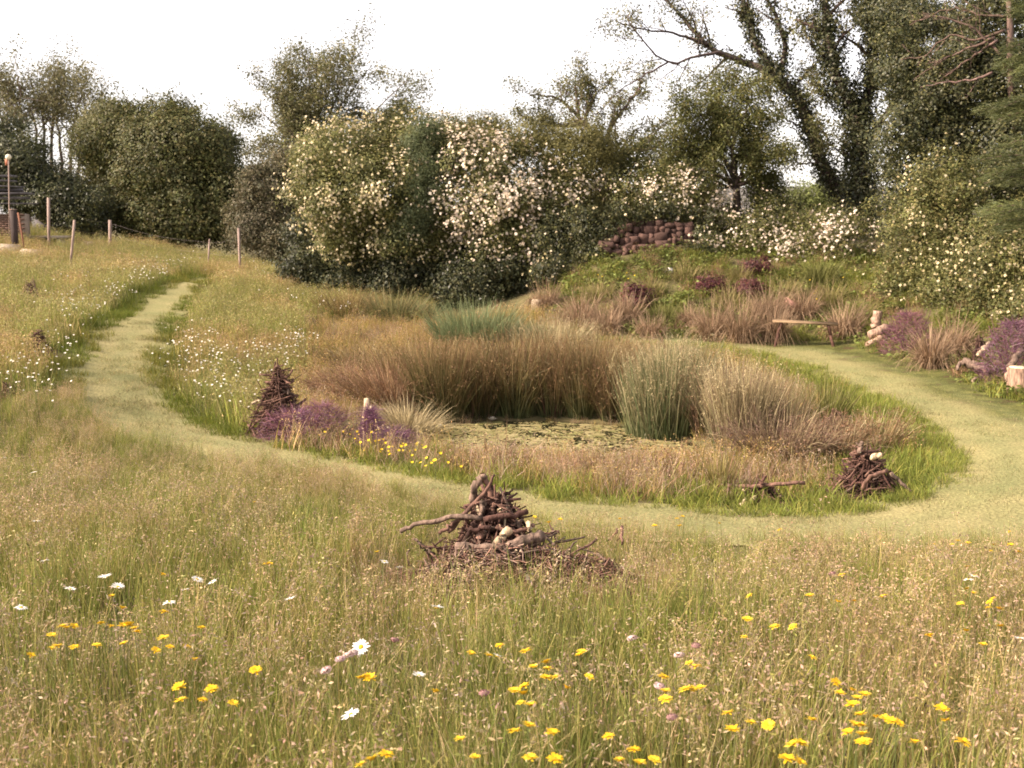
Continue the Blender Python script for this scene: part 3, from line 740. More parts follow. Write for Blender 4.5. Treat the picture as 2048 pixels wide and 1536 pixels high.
leafy_tree('grey_green_tree', 'grey green bushy tree between the tall trees and the dark dome',
           [ell(215,320,48,90,150,1.3), ell(235,250,48.5,80,90,1.1), ell(150,390,48,90,90,1.1), ell(245,380,47,90,120,1.2)], tk(210,470,48,205,330), .17, PALE[:2] + DARK[:2], 6, rc=.38, per=24, fill=.2)
bush('ivy_bank', 'dark ivy covered mound behind the slab stack at the left', 'ivy', [ell(50,340,43,170,140,1.5), ell(110,400,42.5,170,90,1.3), ell(20,300,44,110,110,1.3), ell(180,435,42,140,80,1.2)], 9, .15, IVY + DARK[:1], M_IVY, rc=.3, per=24)
# --- gap : willow-like tree and the tall airy tree behind
leafy_tree('drooping_tree', 'drooping grey brown evergreen beside the dark gap', [ell(545,380,40,120,110,1.2), ell(540,440,40,150,90,1.2), ell(575,480,39.5,110,80,1.0), ell(590,340,40.5,80,90,.9), ell(610,420,40,60,120,.8)],
           tk(588,505,40,575,420), .14, [(.14, .115, .062), (.11, .10, .05), (.16, .135, .08), (.09, .09, .045)], 10, rc=.3, per=26, droop=.25, fill=.5)
t = Tree((.14, .105, .085)); Y0 = 58
for (u1, v1, u2, v2) in [(600,250,555,150), (622,220,615,115), (640,220,665,110), (665,240,745,130), (690,280,815,160), (595,300,515,215), (650,250,705,120), (700,310,835,215), (605,340,500,290), (690,330,790,260), (610,270,570,230)]:
    b = at(630, 480, Y0); b[2] = ground(b[0], b[1]); t.limb(smooth([b, at(630, 360, Y0), at(u1, v1, Y0 + rng.uniform(-1, 1)), at(u2, v2, Y0 + rng.uniform(-2, 2))], 12, .05), .13, .02, 2, 8, .36, .95, .0, .48)
t.finish('tall_airy_tree', 'tall airy tree with layered branches behind the flowering hedge', 'tree', (at(630, 480, Y0)[0], Y0, ground(at(630, 480, Y0)[0], Y0)), t.leaves(95, .30, .135, PALE + MID[:1]))

# --- flowering hedge
bush('rambling_rose', 'large rambling rose with yellowish leaves and cream flowers at the left of the hedge', 'rose bush',
     [ell(700,390,31.3,190,230,1.6), ell(680,310,31.8,130,130,1.3), ell(790,400,31.2,190,220,1.6), ell(800,290,32,190,110,1.4), ell(740,470,30.8,190,80,1.2), ell(650,360,31.6,90,120,1.0), ell(855,460,30.9,120,110,1.2)],
     9, .105, YEL + MID[:2], bloom=4600, bloom_size=.072, bloom_pal=CREAM, rc=.25, per=26, fill=.5)
bush('rambling_rose', 'rambling rose thick with white blossom hanging over the ivy', 'rose bush',
     [ell(930,380,31.2,170,220,1.5), ell(1030,400,31,200,220,1.6), ell(1120,425,31,150,150,1.4), ell(960,475,30.7,170,100,1.2), ell(1050,480,30.6,140,90,1.1), ell(900,300,31.8,120,110,1.2), ell(1000,500,30.5,90,70,.9)],
     8.5, .10, MID + DARK[:2], bloom=9000, bloom_size=.078, bloom_pal=WHITE + CREAM[:1], rc=.25, per=25, fill=.5)
bush('green_shrub', 'soft bluish green shrub growing up between the two roses', 'shrub', [ell(845,320,30.6,80,110,.7), ell(840,390,30.3,80,100,.7), ell(820,450,30.0,80,90,.6), ell(865,275,31,60,60,.6)],
     16, .08, [(.12, .145, .065), (.10, .125, .055), (.15, .165, .075)], rc=.22, per=34, aspect=.3, fill=.6)
bush('yellow_green_shrub', 'bushy yellow green shrub crowning the right end of the hedge', 'shrub', [ell(1060,285,31.6,200,90,1.2), ell(1140,320,31.4,160,130,1.3), ell(1180,390,31.2,120,150,1.2), ell(960,262,32.5,170,50,.8), ell(1200,300,32,90,90,.9)],
     10, .09, [(.17, .155, .05), (.135, .13, .045), (.20, .175, .06), (.10, .095, .035)], rc=.26, per=30, aspect=.4, fill=.4)
bush('ivy_wall', 'sheet of dark ivy hanging below the flowering hedge', 'ivy', [ell(720,545,31.2,240,110,.8), ell(860,560,30.6,240,130,.8), ell(1000,565,30.0,220,140,.8), ell(1090,520,30.4,110,130,.8), ell(640,560,32,120,60,.8), ell(640,500,33.5,70,120,1.0), ell(720,490,32.5,260,120,1.0), ell(900,500,32.2,300,140,1.0), ell(1060,480,32,200,160,1.0)],
     13, .12, IVY, M_IVY, stem=False, rc=.24, per=24, up=.25, fill=.8, rough=.1, shoots=0)
bush('ivy_wall', 'ivy creeping over the left end of the stone wall', 'ivy', [ell(1130,490,29.6,100,120,.5), ell(1190,520,29.0,100,60,.35), ell(1120,555,29,90,70,.4), ell(1185,455,29.3,90,80,.4), ell(1240,430,29.4,90,34,.3), ell(1400,505,28.8,90,40,.3), ell(1420,460,29.2,60,60,.3), ell(1340,425,29.5,120,30,.3)],
     16, .10, IVY + DARK[:2], M_IVY, bloom=160, bloom_size=.07, bloom_pal=CREAM, stem=False, rc=.2, per=22, fill=.5)

# --- sparse tree behind the hedge
t = Tree((.12, .085, .07)); Y0 = 37
b = at(1215, 480, Y0); b[2] = ground(b[0], b[1])
for pts in [[(1215,400),(1205,320),(1160,250),(1150,170)], [(1215,400),(1225,330),(1280,290),(1325,270)], [(1205,320),(1180,260),(1120,200),(1060,190)], [(1225,330),(1220,260),(1260,200),(1290,160)],
            [(1205,310),(1170,240),(1190,190),(1170,150)], [(1220,360),(1250,310),(1310,300),(1340,340)], [(1160,250),(1100,250),(1040,230)]]:
    P = [b if k == 0 and pts[0] == (1215,400) else at(u, v, Y0 + rng.uniform(-.5, .5)) for k, (u, v) in enumerate(pts)]
    t.limb(smooth(P, 12, .03), .10, .02, 2, 8, .36, .8, .15, .3)
t.finish('sparse_tree', 'sparse spreading tree rising behind the right end of the hedge', 'tree', b, t.leaves(44, .15, .085, PALE + MID))

# --- bushy tree with dark trunk on the bank, rose below it
t = Tree((.075, .055, .045)); Y0 = 31
b = at(1478, 520, Y0); b[2] = ground(b[0], b[1]) - .1
t.limb(smooth([b, at(1475,440,Y0), at(1472,370,Y0)], 6, .01), .15, .10, 0, leafy=False)
for (u, v) in [(1380,200),(1430,190),(1500,180),(1545,240),(1350,280),(1560,320),(1365,350),(1450,250),(1530,390),(1390,410),(1340,330),(1420,300),(1510,300),(1460,190),(1560,400),(1345,230)]:
    t.limb(smooth([at(1472,375,Y0), at((1472 * .5 + u * .5), (330 * .5 + v * .5), Y0 + rng.uniform(-.6, .3)), at(u, v, Y0 + rng.uniform(-1, 1))], 8, .03), .06, .012, 2, 8, .40, .8, .1, .3)
t.finish('bushy_tree', 'bushy small leaved tree on a dark trunk above the bank', 'tree', b, t.leaves(80, .15, .07, MID + YEL[2:] + DARK[:1]))
bush('climbing_rose', 'straggling white rose sprawling over the stone wall', 'rose bush', [ell(1300,385,30.4,130,100,.7), ell(1350,430,30.2,120,90,.7), ell(1265,420,30.6,90,70,.6), ell(1400,400,30.6,110,90,.7)], 9, .085, MID, bloom=1100, bloom_size=.068, bloom_pal=WHITE + CREAM[:1], rc=.24, per=18, fill=.2)
bush('climbing_rose', 'white flowered rose round the foot of the bushy tree', 'rose bush', [ell(1430,460,29.8,90,80,.5), ell(1530,460,29.6,110,110,.6), ell(1590,480,29.4,110,90,.6), ell(1480,500,29,130,50,.5)], 9, .085, MID + DARK[:2], bloom=1100, bloom_size=.068, bloom_pal=WHITE, rc=.24, per=18, fill=.2)
bush('climbing_rose', 'pale flowered rose below the twin ivy trunks', 'rose bush', [ell(1640,480,28.8,110,90,.6), ell(1700,490,28.2,100,100,.6), ell(1600,520,28.6,120,60,.5), ell(1680,440,29.5,80,60,.5)], 9, .085, MID + DARK[:2], bloom=1000, bloom_size=.068, bloom_pal=WHITE, rc=.24, per=18, fill=.2)
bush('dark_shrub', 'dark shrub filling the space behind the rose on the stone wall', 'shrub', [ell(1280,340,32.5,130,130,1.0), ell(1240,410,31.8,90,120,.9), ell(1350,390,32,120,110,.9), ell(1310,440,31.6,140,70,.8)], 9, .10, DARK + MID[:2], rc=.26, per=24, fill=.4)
for u_, v_, w_, h_, lab_ in [(1420,582,38,24,'dark red leaved plant in the middle of the bank'), (1512,548,42,28,'dark red leaved plant high on the bank under the rose'), (1268,615,34,52,'tall dark red leaved plant at the left of the bank'), (1500,590,24,18,'small dark red leaved plant right of the middle one')]:
    p_ = hit(u_, v_); bush('red_leaved_plant', lab_, 'plant', [(np.array([p_[0], p_[1], p_[2] + h_ * mpp(p_[1]) * .45]), np.array([w_ * mpp(p_[1]) / 2, .2, h_ * mpp(p_[1]) / 2]))], 40, .07, [(.12, .04, .045), (.16, .06, .05), (.08, .03, .035)], rc=.1, per=14, stem=False, shoots=0)
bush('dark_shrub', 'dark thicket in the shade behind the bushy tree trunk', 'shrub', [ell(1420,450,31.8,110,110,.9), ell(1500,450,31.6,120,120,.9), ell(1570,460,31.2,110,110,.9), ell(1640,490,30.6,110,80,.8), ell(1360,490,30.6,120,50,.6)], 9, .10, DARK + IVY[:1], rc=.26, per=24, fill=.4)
bush('green_shrub', 'sunlit pale green shrub far beyond the leaning trunk', 'shrub', [ell(1620,400,55,90,70,1.4), ell(1680,400,56,120,60,1.4), ell(1600,470,54,120,70,1.4), ell(1700,450,56,90,60,1.2)], 5, .16, [(.17, .19, .06), (.14, .16, .05)], rc=.4, per=22)

# --- the two big ivy clad trees
def ivied(name, label, limbs, Y0, ivy_n, lev, leaf_per, lsize, pal, seed_base):
    t = Tree((.085, .06, .05)); iv = MB(); b = None
    for pts, r0, r1, ivy, kids in limbs:
        P = [at(u, v, Y0 + dy) for u, v, dy in pts]
        if b is None: P[0][2] = ground(P[0][0], P[0][1]) - .1; b = P[0]
        q = smooth(P, 14, .02)
        t.limb(q, r0, r1, lev if kids else 0, kids or 1, .42, .85, .12, .35, leafy=bool(kids))
        if ivy:
            n = int(1.6 * ivy * np.linalg.norm(np.diff(q, axis=0), axis=1).sum()); f = rng.random(n) * (len(q) - 1); i = f.astype(int).clip(0, len(q) - 2)
            c = q[i] + (q[i + 1] - q[i]) * (f - i)[:, None]; d = nrm(rng.standard_normal((n, 3))); rad = np.interp(f, [0, len(q) - 1], [r0, r1])
            lump = 1 + .9 * np.abs(np.sin(f * 2.1 + pts[0][0])) * rng.random(n)
            patch = np.sin(f * 1.7 + pts[0][0]) + .8 * np.sin(f * 4.3 + pts[0][1]) + rng.normal(0, .5, n) > -.55 - (.8 if r0 > .18 else 0)
            c, d, rad, lump = c[patch], d[patch], rad[patch], lump[patch]; n = len(c)
            P_ = c + d * (rad * 1.05 + .10 * lump * rng.random(n) ** .5 * ivy_n)[:, None]
            iv.leaves(P_, d + rng.standard_normal((n, 3)) * .5 + [0, 0, .2], .09 * rnd(.6, 1.3, n), np.clip(np.asarray(IVY)[rng.integers(0, 4, n)] * (1 + .2 * rng.standard_normal((n, 1))), .01, .3), .7)
    r = t.finish(name, label, 'tree', b, t.leaves(leaf_per, .16, lsize, pal))
    subpart('ivy', iv, M_IVY, t.trunk, kind='stuff')
    return r
ivied('leaning_tree', 'big tree with ivied trunk leaning left and bare spreading branches', [
    ([(1715,470,0),(1690,400,0),(1650,340,0),(1620,260,0),(1590,190,0),(1545,145,0)], .21, .15, 900, 0),
    ([(1545,145,0),(1490,125,.2),(1420,95,.4),(1370,40,.6),(1310,-20,.8)], .12, .035, 250, 7),
    ([(1420,95,.4),(1360,70,0),(1290,60,-.4),(1230,40,-.6)], .05, .015, 0, 6),
    ([(1500,128,.2),(1440,105,-.3),(1400,110,-.5),(1335,125,-.8),(1270,60,-1.0),(1255,30,-1)], .06, .015, 0, 7),
    ([(1335,125,-.8),(1290,150,-.8),(1240,180,-.6),(1190,230,-.5)], .03, .01, 0, 6),
    ([(1335,125,-.8),(1380,140,-.9),(1400,170,-1)], .02, .008, 0, 4),
    ([(1545,145,0),(1510,80,.3),(1490,20,.6),(1475,-40,.8)], .11, .06, 700, 6),
    ([(1560,150,0),(1570,90,-.2),(1550,30,-.3),(1520,-20,-.3)], .09, .04, 350, 6),
    ([(1580,180,0),(1620,140,.5),(1640,110,.5)], .05, .015, 100, 5), ([(1620,260,0),(1570,235,-.4),(1525,170,-.6)], .035, .012, 60, 7), ([(1642,325,0),(1600,325,-.4),(1560,290,-.6)], .03, .01, 40, 6), ([(1600,205,0),(1645,180,.3),(1668,225,.4)], .03, .01, 0, 5), ([(1540,145,0),(1490,170,-.4),(1430,160,-.7)], .035, .012, 60, 7)], 33.5, 2.0, 2, 32, .08, PALE + MID[:2], 0)
ivied('twin_trunk_tree', 'ivy clad tree forking into two thick upright trunks', [
    ([(1735,490,0),(1725,400,0),(1718,310,0),(1712,230,0)], .24, .20, 1900, 0),
    ([(1712,230,0),(1680,170,0),(1660,100,0),(1650,20,0),(1645,-60,0)], .16, .09, 1300, 6),
    ([(1715,240,0),(1740,170,.2),(1750,90,.3),(1760,0,.4),(1765,-60,.4)], .16, .09, 1200, 7),
    ([(1735,290,0),(1765,240,-.2),(1795,195,-.4),(1830,165,-.6),(1880,130,-.8)], .12, .05, 250, 6),
    ([(1750,90,.3),(1800,60,0),(1860,40,-.3)], .07, .03, 300, 8), ([(1745,150,.2),(1785,110,.3),(1820,20,.2)], .06, .02, 200, 8), ([(1670,130,0),(1625,90,.2),(1600,30,.3)], .05, .015, 200, 6),
    ([(1795,195,-.4),(1790,165,-.5),(1788,140,-.5)], .03, .015, 0, 3), ([(1718,310,0),(1675,300,-.4),(1640,255,-.6)], .03, .01, 60, 6), ([(1722,380,0),(1770,350,-.4),(1790,300,-.5)], .03, .01, 60, 6), ([(1690,190,0),(1650,190,.3),(1620,160,.5)], .03, .01, 60, 6)], 32.5, 2.8, 2, 46, .085, MID + PALE, 0)

# --- right : towering mass of ivy and rose, bare branches, conifer at the edge
bush('ivy_thicket', 'towering thicket of dark ivy at the right', 'ivy', [ell(1880,300,28,210,260,1.5), ell(1960,220,27.5,200,260,1.5), ell(1840,400,27.5,140,180,1.2), ell(1900,120,28.5,260,170,1.4), ell(2010,60,27,160,220,1.4), ell(2060,300,26,140,400,1.5), ell(1825,50,30.5,150,130,1.0), ell(1800,150,31,110,110,.8), ell(1770,20,32,110,120,.8), ell(1860,200,29.5,120,140,1.0)],
     10, .105, IVY + IVY + DARK[:2], M_IVY, rc=.26, per=26, fill=.6)
bush('flowering_thicket', 'sunlit yellowish rose thicket spilling down the bank at the right', 'rose bush', [ell(1850,470,26,170,210,1.2), ell(1930,430,25.2,190,260,1.3), ell(1830,570,25,150,110,1.0), ell(1920,580,24,170,150,1.1), ell(2000,560,22.8,160,240,1.2), ell(2050,640,21.5,130,160,1.0), ell(1790,600,25.3,100,70,.7), ell(1970,640,22.8,140,100,.9), ell(1760,580,26.5,90,80,.7), ell(2190,560,21,240,330,1.6), ell(2350,560,19,240,360,1.6)],
     11, .085, YEL[1:3] + MID + DARK[:2], bloom=2200, bloom_size=.06, bloom_pal=[(.58, .49, .28), (.64, .55, .36), (.5, .40, .22)], rc=.22, per=26, fill=.6)
t = Tree((.15, .10, .08)); Y0 = 25.8
for pts in [[(2010,60),(1950,80),(1900,70),(1850,110),(1800,120)], [(1990,75),(1930,100),(1890,120),(1840,150)], [(1995,80),(1950,110),(1910,140),(1880,160)], [(1985,145),(1940,160),(1890,165),(1840,175)], [(2030,30),(1970,30),(1900,20),(1840,40)], [(2000,110),(1950,60),(1880,30),(1820,50)]]:
    t.limb(smooth([at(u, v, Y0 + .25 * k) for k, (u, v) in enumerate(pts)], 12, .02), .035, .01, 2, 6, .32, .7, .05, .2, trunk=False)
b = at(2020, 560, Y0); b[2] = ground(b[0], b[1]); t.w.tube(smooth([b, at(2030, 300, Y0 + .6), at(2018, 60, Y0), at(2030, -160, Y0 + .3)], 12, .02), (.14, .04), t.bark, 7)
t.finish('bare_branched_tree', 'half bare tree with thin pinkish branches over the dark ivy', 'tree', b, t.leaves(4, .12, .07, PALE + MID))
cb = at(2062, 740, 20.0); cb[2] = ground(cb[0], cb[1]); r = thing('conifer', 'feathery olive conifer at the right edge', 'tree', tuple(cb))
w = MB(); ctop = cb + [0, 0, 8.5]; w.tube(smooth([cb, (cb + ctop) / 2, ctop], 8), (.18, .04), (.11, .075, .06), 8); part('trunk', w, M_BARK, r, True)
bm_, nb = MB(), MB()
for k in range(95):
    h = rng.uniform(2.0, 8.3); a = rng.uniform(0, 6.283); L = (1.45 - .09 * h) * rng.uniform(.7, 1.15); p = cb + [0, 0, h]; d = np.array([math.cos(a), math.sin(a), .18])
    q = smooth([p, p + d * L * .55 + [0, 0, -.02], p + d * L + [0, 0, -.22]], 6, .01); bm_.tube(q, (.018, .005), (.11, .075, .06), 4)
    n = 420; f = rng.uniform(.25, 1, n) * (len(q) - 1); i = f.astype(int).clip(0, len(q) - 2); c = q[i] + (q[i + 1] - q[i]) * (f - i)[:, None]
    tip = nrm(rng.standard_normal((n, 3)) * [.8, .8, .5] + d * .9 + [0, 0, -.1]); root = c + rng.standard_normal((n, 3)) * [.07, .07, .05]
    ccol = np.asarray([(.085, .095, .03), (.11, .115, .04), (.065, .08, .03)])[rng.integers(0, 3, n)] * (1 + .15 * rng.standard_normal())
    nb.ribbons(root, tip, rnd(.07, .16, n), rnd(.008, .014, n), np.full(n, .25), ccol, ccol * 1.25, 1)
part('branches', bm_, M_BARK, r, True, kind='stuff'); part('crown', nb, M_LEAF, r)

# ------------------------------------------------------------------ rushes, tussocks
def tussock(name, label, u, v, hpx, wpx, n, c0, c1, lean=.35, droop=.35, width=.010, seed=None, cat='rush clump', group=None, root=.8, dy=.5, arch=.6, fall=.55):
    p = hit(u, v); Y = p[1]; h = hpx * mpp(Y); r = wpx * mpp(Y) / 2
    p = np.array([p[0], p[1], ground(p[0], p[1])])
    a = rnd(0, 6.283, n); rr = np.sqrt(rng.random(n)); ox, oy = np.cos(a) * rr, np.sin(a) * rr
    ro = np.stack([p[0] + ox * r * root, p[1] + oy * r * root * dy * 1.6, np.zeros(n)], -1); ro[:, 2] = ground(ro[:, 0], ro[:, 1]) - .02
    d = nrm(np.stack([ox * lean + .14 * rng.standard_normal(n), oy * lean + .14 * rng.standard_normal(n), np.ones(n)], -1))
    c0 = np.atleast_2d(c0); c1 = np.atleast_2d(c1); i0 = rng.integers(0, len(c0), n); i1 = rng.integers(0, len(c1), n); g = 1 + .2 * rng.standard_normal((n, 1))
    L = h * rnd(.42, 1.18, n) * (1.08 - .2 * rr)
    dr = np.abs(rng.standard_normal(n)) * droop
    mb = MB(); mb.ribbons(ro, d, L, rnd(.6, 1.4, n) * width, dr, np.clip(c0[i0] * g, .01, .8), np.clip(c1[i1] * g, .01, .8), 5, arch, fall)
    r_ = thing(name, label, cat, tuple(p), group)
    bl_ = part('blades', mb, M_RUSH, r_)
    if seed is not None:
        sb = MB(); k = rng.integers(0, n, int(n * .8)); t = rnd(.78, .98, len(k))[:, None]; hz = d[k] * [1, 1, 0]; hz = nrm(hz)
        P = ro[k] + d[k] * L[k][:, None] * t + hz * (L[k] * dr[k])[:, None] * t ** 2 * arch - np.array([0, 0, 1.]) * (L[k] * dr[k])[:, None] * t ** 3 * fall
        m = len(k) * 3; P = np.repeat(P, 3, 0) + rng.standard_normal((m, 3)) * .015
        sb.leaves(P, rng.standard_normal((m, 3)), rnd(.015, .035, m), np.clip(np.atleast_2d(seed)[rng.integers(0, len(np.atleast_2d(seed)), m)] * (1 + .2 * rng.standard_normal((m, 1))), .01, .8), .35)
        subpart('seed_heads', sb, M_RUSH, bl_, kind='stuff')
    return r_
RG = [(.075, .095, .035), (.10, .12, .045), (.06, .075, .03)]; RB = [(.22, .15, .06), (.26, .18, .08), (.19, .11, .05), (.16, .13, .05)]
RR = [(.24, .13, .07), (.29, .18, .10), (.20, .11, .06)]; GG = [(.13, .16, .065), (.165, .19, .085), (.10, .13, .045)]; BL = [(.40, .325, .175), (.34, .27, .14), (.44, .365, .21)]
BR = [(.20, .13, .09), (.27, .18, .12), (.15, .09, .065)]
rb = 'rushes behind the pond'
for k, (u, v, h, w, lab) in enumerate([(885,828,165,120,'tall brown topped rushes at the left end of the pond back'), (955,824,165,110,'brown topped rushes behind the water lilies'), (1030,822,170,120,'dense ochre topped rushes at the middle of the pond back'),
                                  (1105,822,165,110,'dark based brown rushes right of the pond middle'), (1175,824,165,110,'ochre rushes left of the big grey green clump'), (1235,832,160,90,'reddish topped rushes touching the grey green clump')]):
    tussock('rush_clump', lab, u, v, h * [1, .94, 1.05, .97, 1.03, .9][k], w, 1500, RG + ([BR[2]] if k % 2 else []), [RB, RR + RB, RB + BL[:1], RB[2:] + RR, RB[:2] + BL[1:2], RR + RB[:1]][k], .25, .22 + .06 * (k % 3), .012, seed=RB + RR, group=rb)
tussock('rush_clump', 'reddish brown arching rushes at the left of the pond', 790, 812, 125, 170, 1500, RR + BR, RR + RB, .75, .6, .011, seed=RR, group='red brown rushes left of the pond')
tussock('rush_clump', 'low rusty rushes beside the purple brush pile', 700, 800, 95, 130, 1000, BR, RR, .8, .7, .011, seed=RR, group='red brown rushes left of the pond')
tussock('rush_clump', 'ochre rushes rising behind the rusty ones at left', 830, 775, 115, 200, 1500, RB, RB + BL[:1], .5, .5, .011, seed=RB)
tussock('rush_clump', 'sandy rushes on the left slope above the pond', 730, 745, 75, 180, 1000, RB, BL + RB, .6, .6, .012, seed=RB)
tussock('rush_clump', 'pale blond rushes arching over the left pond edge', 815, 868, 92, 110, 800, BL, BL, .9, .8, .011)
tussock('rush_clump', 'large grey green rush clump at the right of the pond', 1335, 872, 195, 190, 2900, GG + RG[:1], BL + GG[:2], .10, .14, .012, seed=BL)
tussock('rush_clump', 'brown edged rushes between the grey green and blond clumps', 1425, 862, 165, 110, 1300, BR + GG[:1], BR + BL, .25, .35, .012, seed=RR)
tussock('rush_clump', 'tall blond rushes leaning at the right of the pond', 1480, 905, 195, 130, 2000, BL + BR + GG, BL + BR[:1], .10, .12, .011, seed=BL)
tussock('rush_clump', 'thin straw rushes spilling right of the tall blond ones', 1545, 905, 160, 110, 1300, BL + BR + GG, BL + RR[:1], .28, .22, .010)
tussock('rush_clump', 'matted grey brown rushes below the blond ones', 1560, 925, 125, 180, 1900, BR, BR + BL, .4, .6, .012, seed=BR)
tussock('rush_clump', 'brown rushes behind the right brush pile', 1650, 920, 105, 150, 1400, BR + BL, BL + RR, .35, .5, .012, seed=RR)
tussock('rush_clump', 'spiky dark green rush tuft standing above the brown bank', 1645, 850, 105, 90, 420, [(.12, .12, .03), (.16, .14, .04)], [(.13, .14, .035), (.17, .15, .05)], .5, .06, .014)
tussock('rush_clump', 'thin ochre tuft at the front of the pond', 1440, 985, 95, 40, 260, [(.22, .19, .06)], [(.30, .24, .09)], .3, .15, .011)
tussock('rush_clump', 'blond grass tuft on the right verge of the island', 1745, 905, 100, 130, 700, [(.34, .24, .12), (.2, .2, .06)], BL + RR, .5, .3, .010, seed=RR)
tussock('rush_clump', 'dry tan tuft at the front right of the pond', 1340, 945, 52, 190, 1100, RR + BR, BL + RR, .7, .6, .010, seed=RR)
tussock('rush_clump', 'dry pinkish tuft in front of the lily pads', 1180, 950, 42, 190, 1000, RR + BL, BL + RR, .6, .6, .010, seed=RR)
tussock('rush_clump', 'dry brown tuft left of the lily pads', 960, 935, 40, 190, 900, RR + BL, BL + RR, .6, .6, .010, seed=RR)
for u, v, h, w, lab in [(950,702,112,170,'grey green rush clump in the middle distance'), (1040,705,70,120,'pale grey green rushes beside the middle clump')]:
    tussock('rush_clump', lab, u, v, h, w, 1700, [(.11, .15, .06), (.13, .165, .075), (.15, .18, .09)], [(.17, .20, .085), (.21, .23, .11)], .4, .25, .016)
tussock('rush_clump', 'green rush clump in front of the ivy', 790, 652, 85, 110, 900, [(.10, .11, .04), (.14, .14, .06)], [(.24, .19, .09), (.16, .17, .07)], .5, .35, .016)
tussock('rush_clump', 'small green rush tuft next to the ivy', 845, 650, 60, 60, 500, GG, GG, .5, .35, .016)
tussock('rush_clump', 'straw topped rushes left of the green ones', 700, 640, 72, 130, 900, [(.16, .13, .05)], [(.32, .22, .10), (.26, .18, .07)], .5, .4, .016, seed=RB)
tussock('rush_clump', 'blond feathery rushes before the pale rock', 1110, 715, 90, 140, 1200, BL + GG, BL, .5, .3, .015, seed=BL)
tussock('rush_clump', 'ochre grass behind the grey green clump', 1000, 745, 70, 240, 1400, RB, RB + BL, .5, .4, .014, seed=RB)
tussock('rush_clump', 'ochre grass behind the right rushes', 1200, 740, 75, 200, 1300, RB, BL + RB, .5, .4, .014, seed=RB)
tussock('rush_clump', 'blond feathery tuft behind the tall grey green clump', 1320, 735, 60, 150, 900, BL, BL + RR, .5, .4, .013, seed=BL)
for u, v, h, w, lab in [(1200,600,55,70,'olive tuft left of the tall red leaved plant'), (1300,590,50,70,'green grass tuft on the upper left of the bank'), (1455,612,55,70,'olive tuft in the middle of the bank'), (1570,600,58,70,'olive tuft above the shaggy tussock'), (1660,610,60,80,'olive tuft above the round tan tussock'), (1370,560,45,70,'green tuft below the white stone'), (1720,640,62,70,'olive tuft beside the short upright log'), (1480,560,42,60,'green tuft between the red leaved plants')]:
    tussock('grass_tuft', lab, u, v, h, w, 420, [(.15, .15, .04), (.20, .17, .06)], [(.24, .21, .07), (.30, .22, .11)], .4, .8, .012, cat='grass tuft', group='tufts on the bank', root=.6, arch=.4, fall=.75)
tg = 'dry tussocks along the foot of the bank'
for u, v, h, w, lab in [(1092,622,62,75,'rounded brown tussock beside the pale rock'), (1160,655,75,95,'drooping tan tussock at the left foot of the bank'), (1255,648,70,80,'grey brown tussock halfway along the bank'), (1330,650,55,70,'small olive brown tussock on the bank'),
                        (1425,682,85,75,'tan tussock left of the bench'), (1480,685,105,90,'large straw tussock left of the bench'), (1545,684,80,80,'brown tussock touching the left end of the bench'), (1535,640,75,90,'shaggy tussock above the left end of the bench'),
                        (1605,638,70,80,'brown tussock above the bench'), (1690,676,78,90,'round tan tussock at the right end of the bench'), (1640,570,62,90,'green tussock high on the bank'), (1380,655,50,60,'low dry tuft between the tan tussocks'),
                        (1862,738,95,60,'tan tussock hanging beside the first purple bush'), (1905,712,85,80,'straw tussock between the two purple bushes'), (1210,668,60,90,'pinkish dry tuft at the toe of the bank'), (1300,675,50,80,'flattened brown tuft at the toe of the bank')]:
    olive = 'green' in lab or 'olive' in lab
    tussock('tussock', lab, u, v, h * 1.25, w * .8, 620, ([(.13, .14, .04)] if olive else [(.24, .15, .09), (.30, .20, .12)]), ([(.20, .19, .06)] if olive else [(.36, .26, .16), (.27, .18, .11)]), .35, 1.0, .014, cat='tussock grass', group=tg, root=.6, arch=.34, fall=.85)

# ------------------------------------------------------------------ dead wood
SC = {'dark': (.085, .043, .032), 'mid': (.165, .092, .066), 'grey': (.175, .12, .088), 'pale': (.46, .35, .22)}
LIB = {}
for cn, c in SC.items():
    LIB[cn] = []
    for k in range(5):
        z = np.linspace(0, 1, 6); q = np.stack([np.cumsum(rng.standard_normal(6)) * .022, np.cumsum(rng.standard_normal(6)) * .022, z], -1); q[0, :2] = 0
        mb = MB(); cc = np.tile(np.array(c) * rng.uniform(.75, 1.25), (6, 1)); mb.tube(q, np.linspace(.03, .016, 6) * rng.uniform(.85, 1.15, 6), cc, 6, rough=.1)
        if k % 2: mb.tube([q[3], q[3] + [.06, .02, .09], q[3] + [.09, .05, .2]], (.012, .005), c, 4)
        me = mb.mesh('stick', True); me.materials.append(M_STICK); LIB[cn].append(me)
def put_stick(root, a, b, cn, rscale=1.0, name='stick'):
    a, b = Vector(a), Vector(b); d = b - a; L = d.length
    o = bpy.data.objects.new(name, LIB[cn][rng.integers(5)]); col.objects.link(o); o.parent = root
    rot = d.to_track_quat('Z', 'Y').to_matrix().to_4x4() @ Matrix.Rotation(rng.uniform(0, 6.28), 4, 'Z')
    s = rscale; o.matrix_local = Matrix.Translation(a - root.location) @ rot @ Matrix.Diagonal((s, s, L, 1))
    return o
def hero(root, pts, r0, r1, cn, name='stick', jit=.006, sides=8):
    c = np.array(SC[cn]) * rng.uniform(.85, 1.15); q = smooth(pts, 9, jit); mb = MB(); k = np.tile(c, (len(q), 1)); mb.tube(q, (r0, r1), k, sides, rough=.07)
    return part(name, mb, M_STICK, root, True)
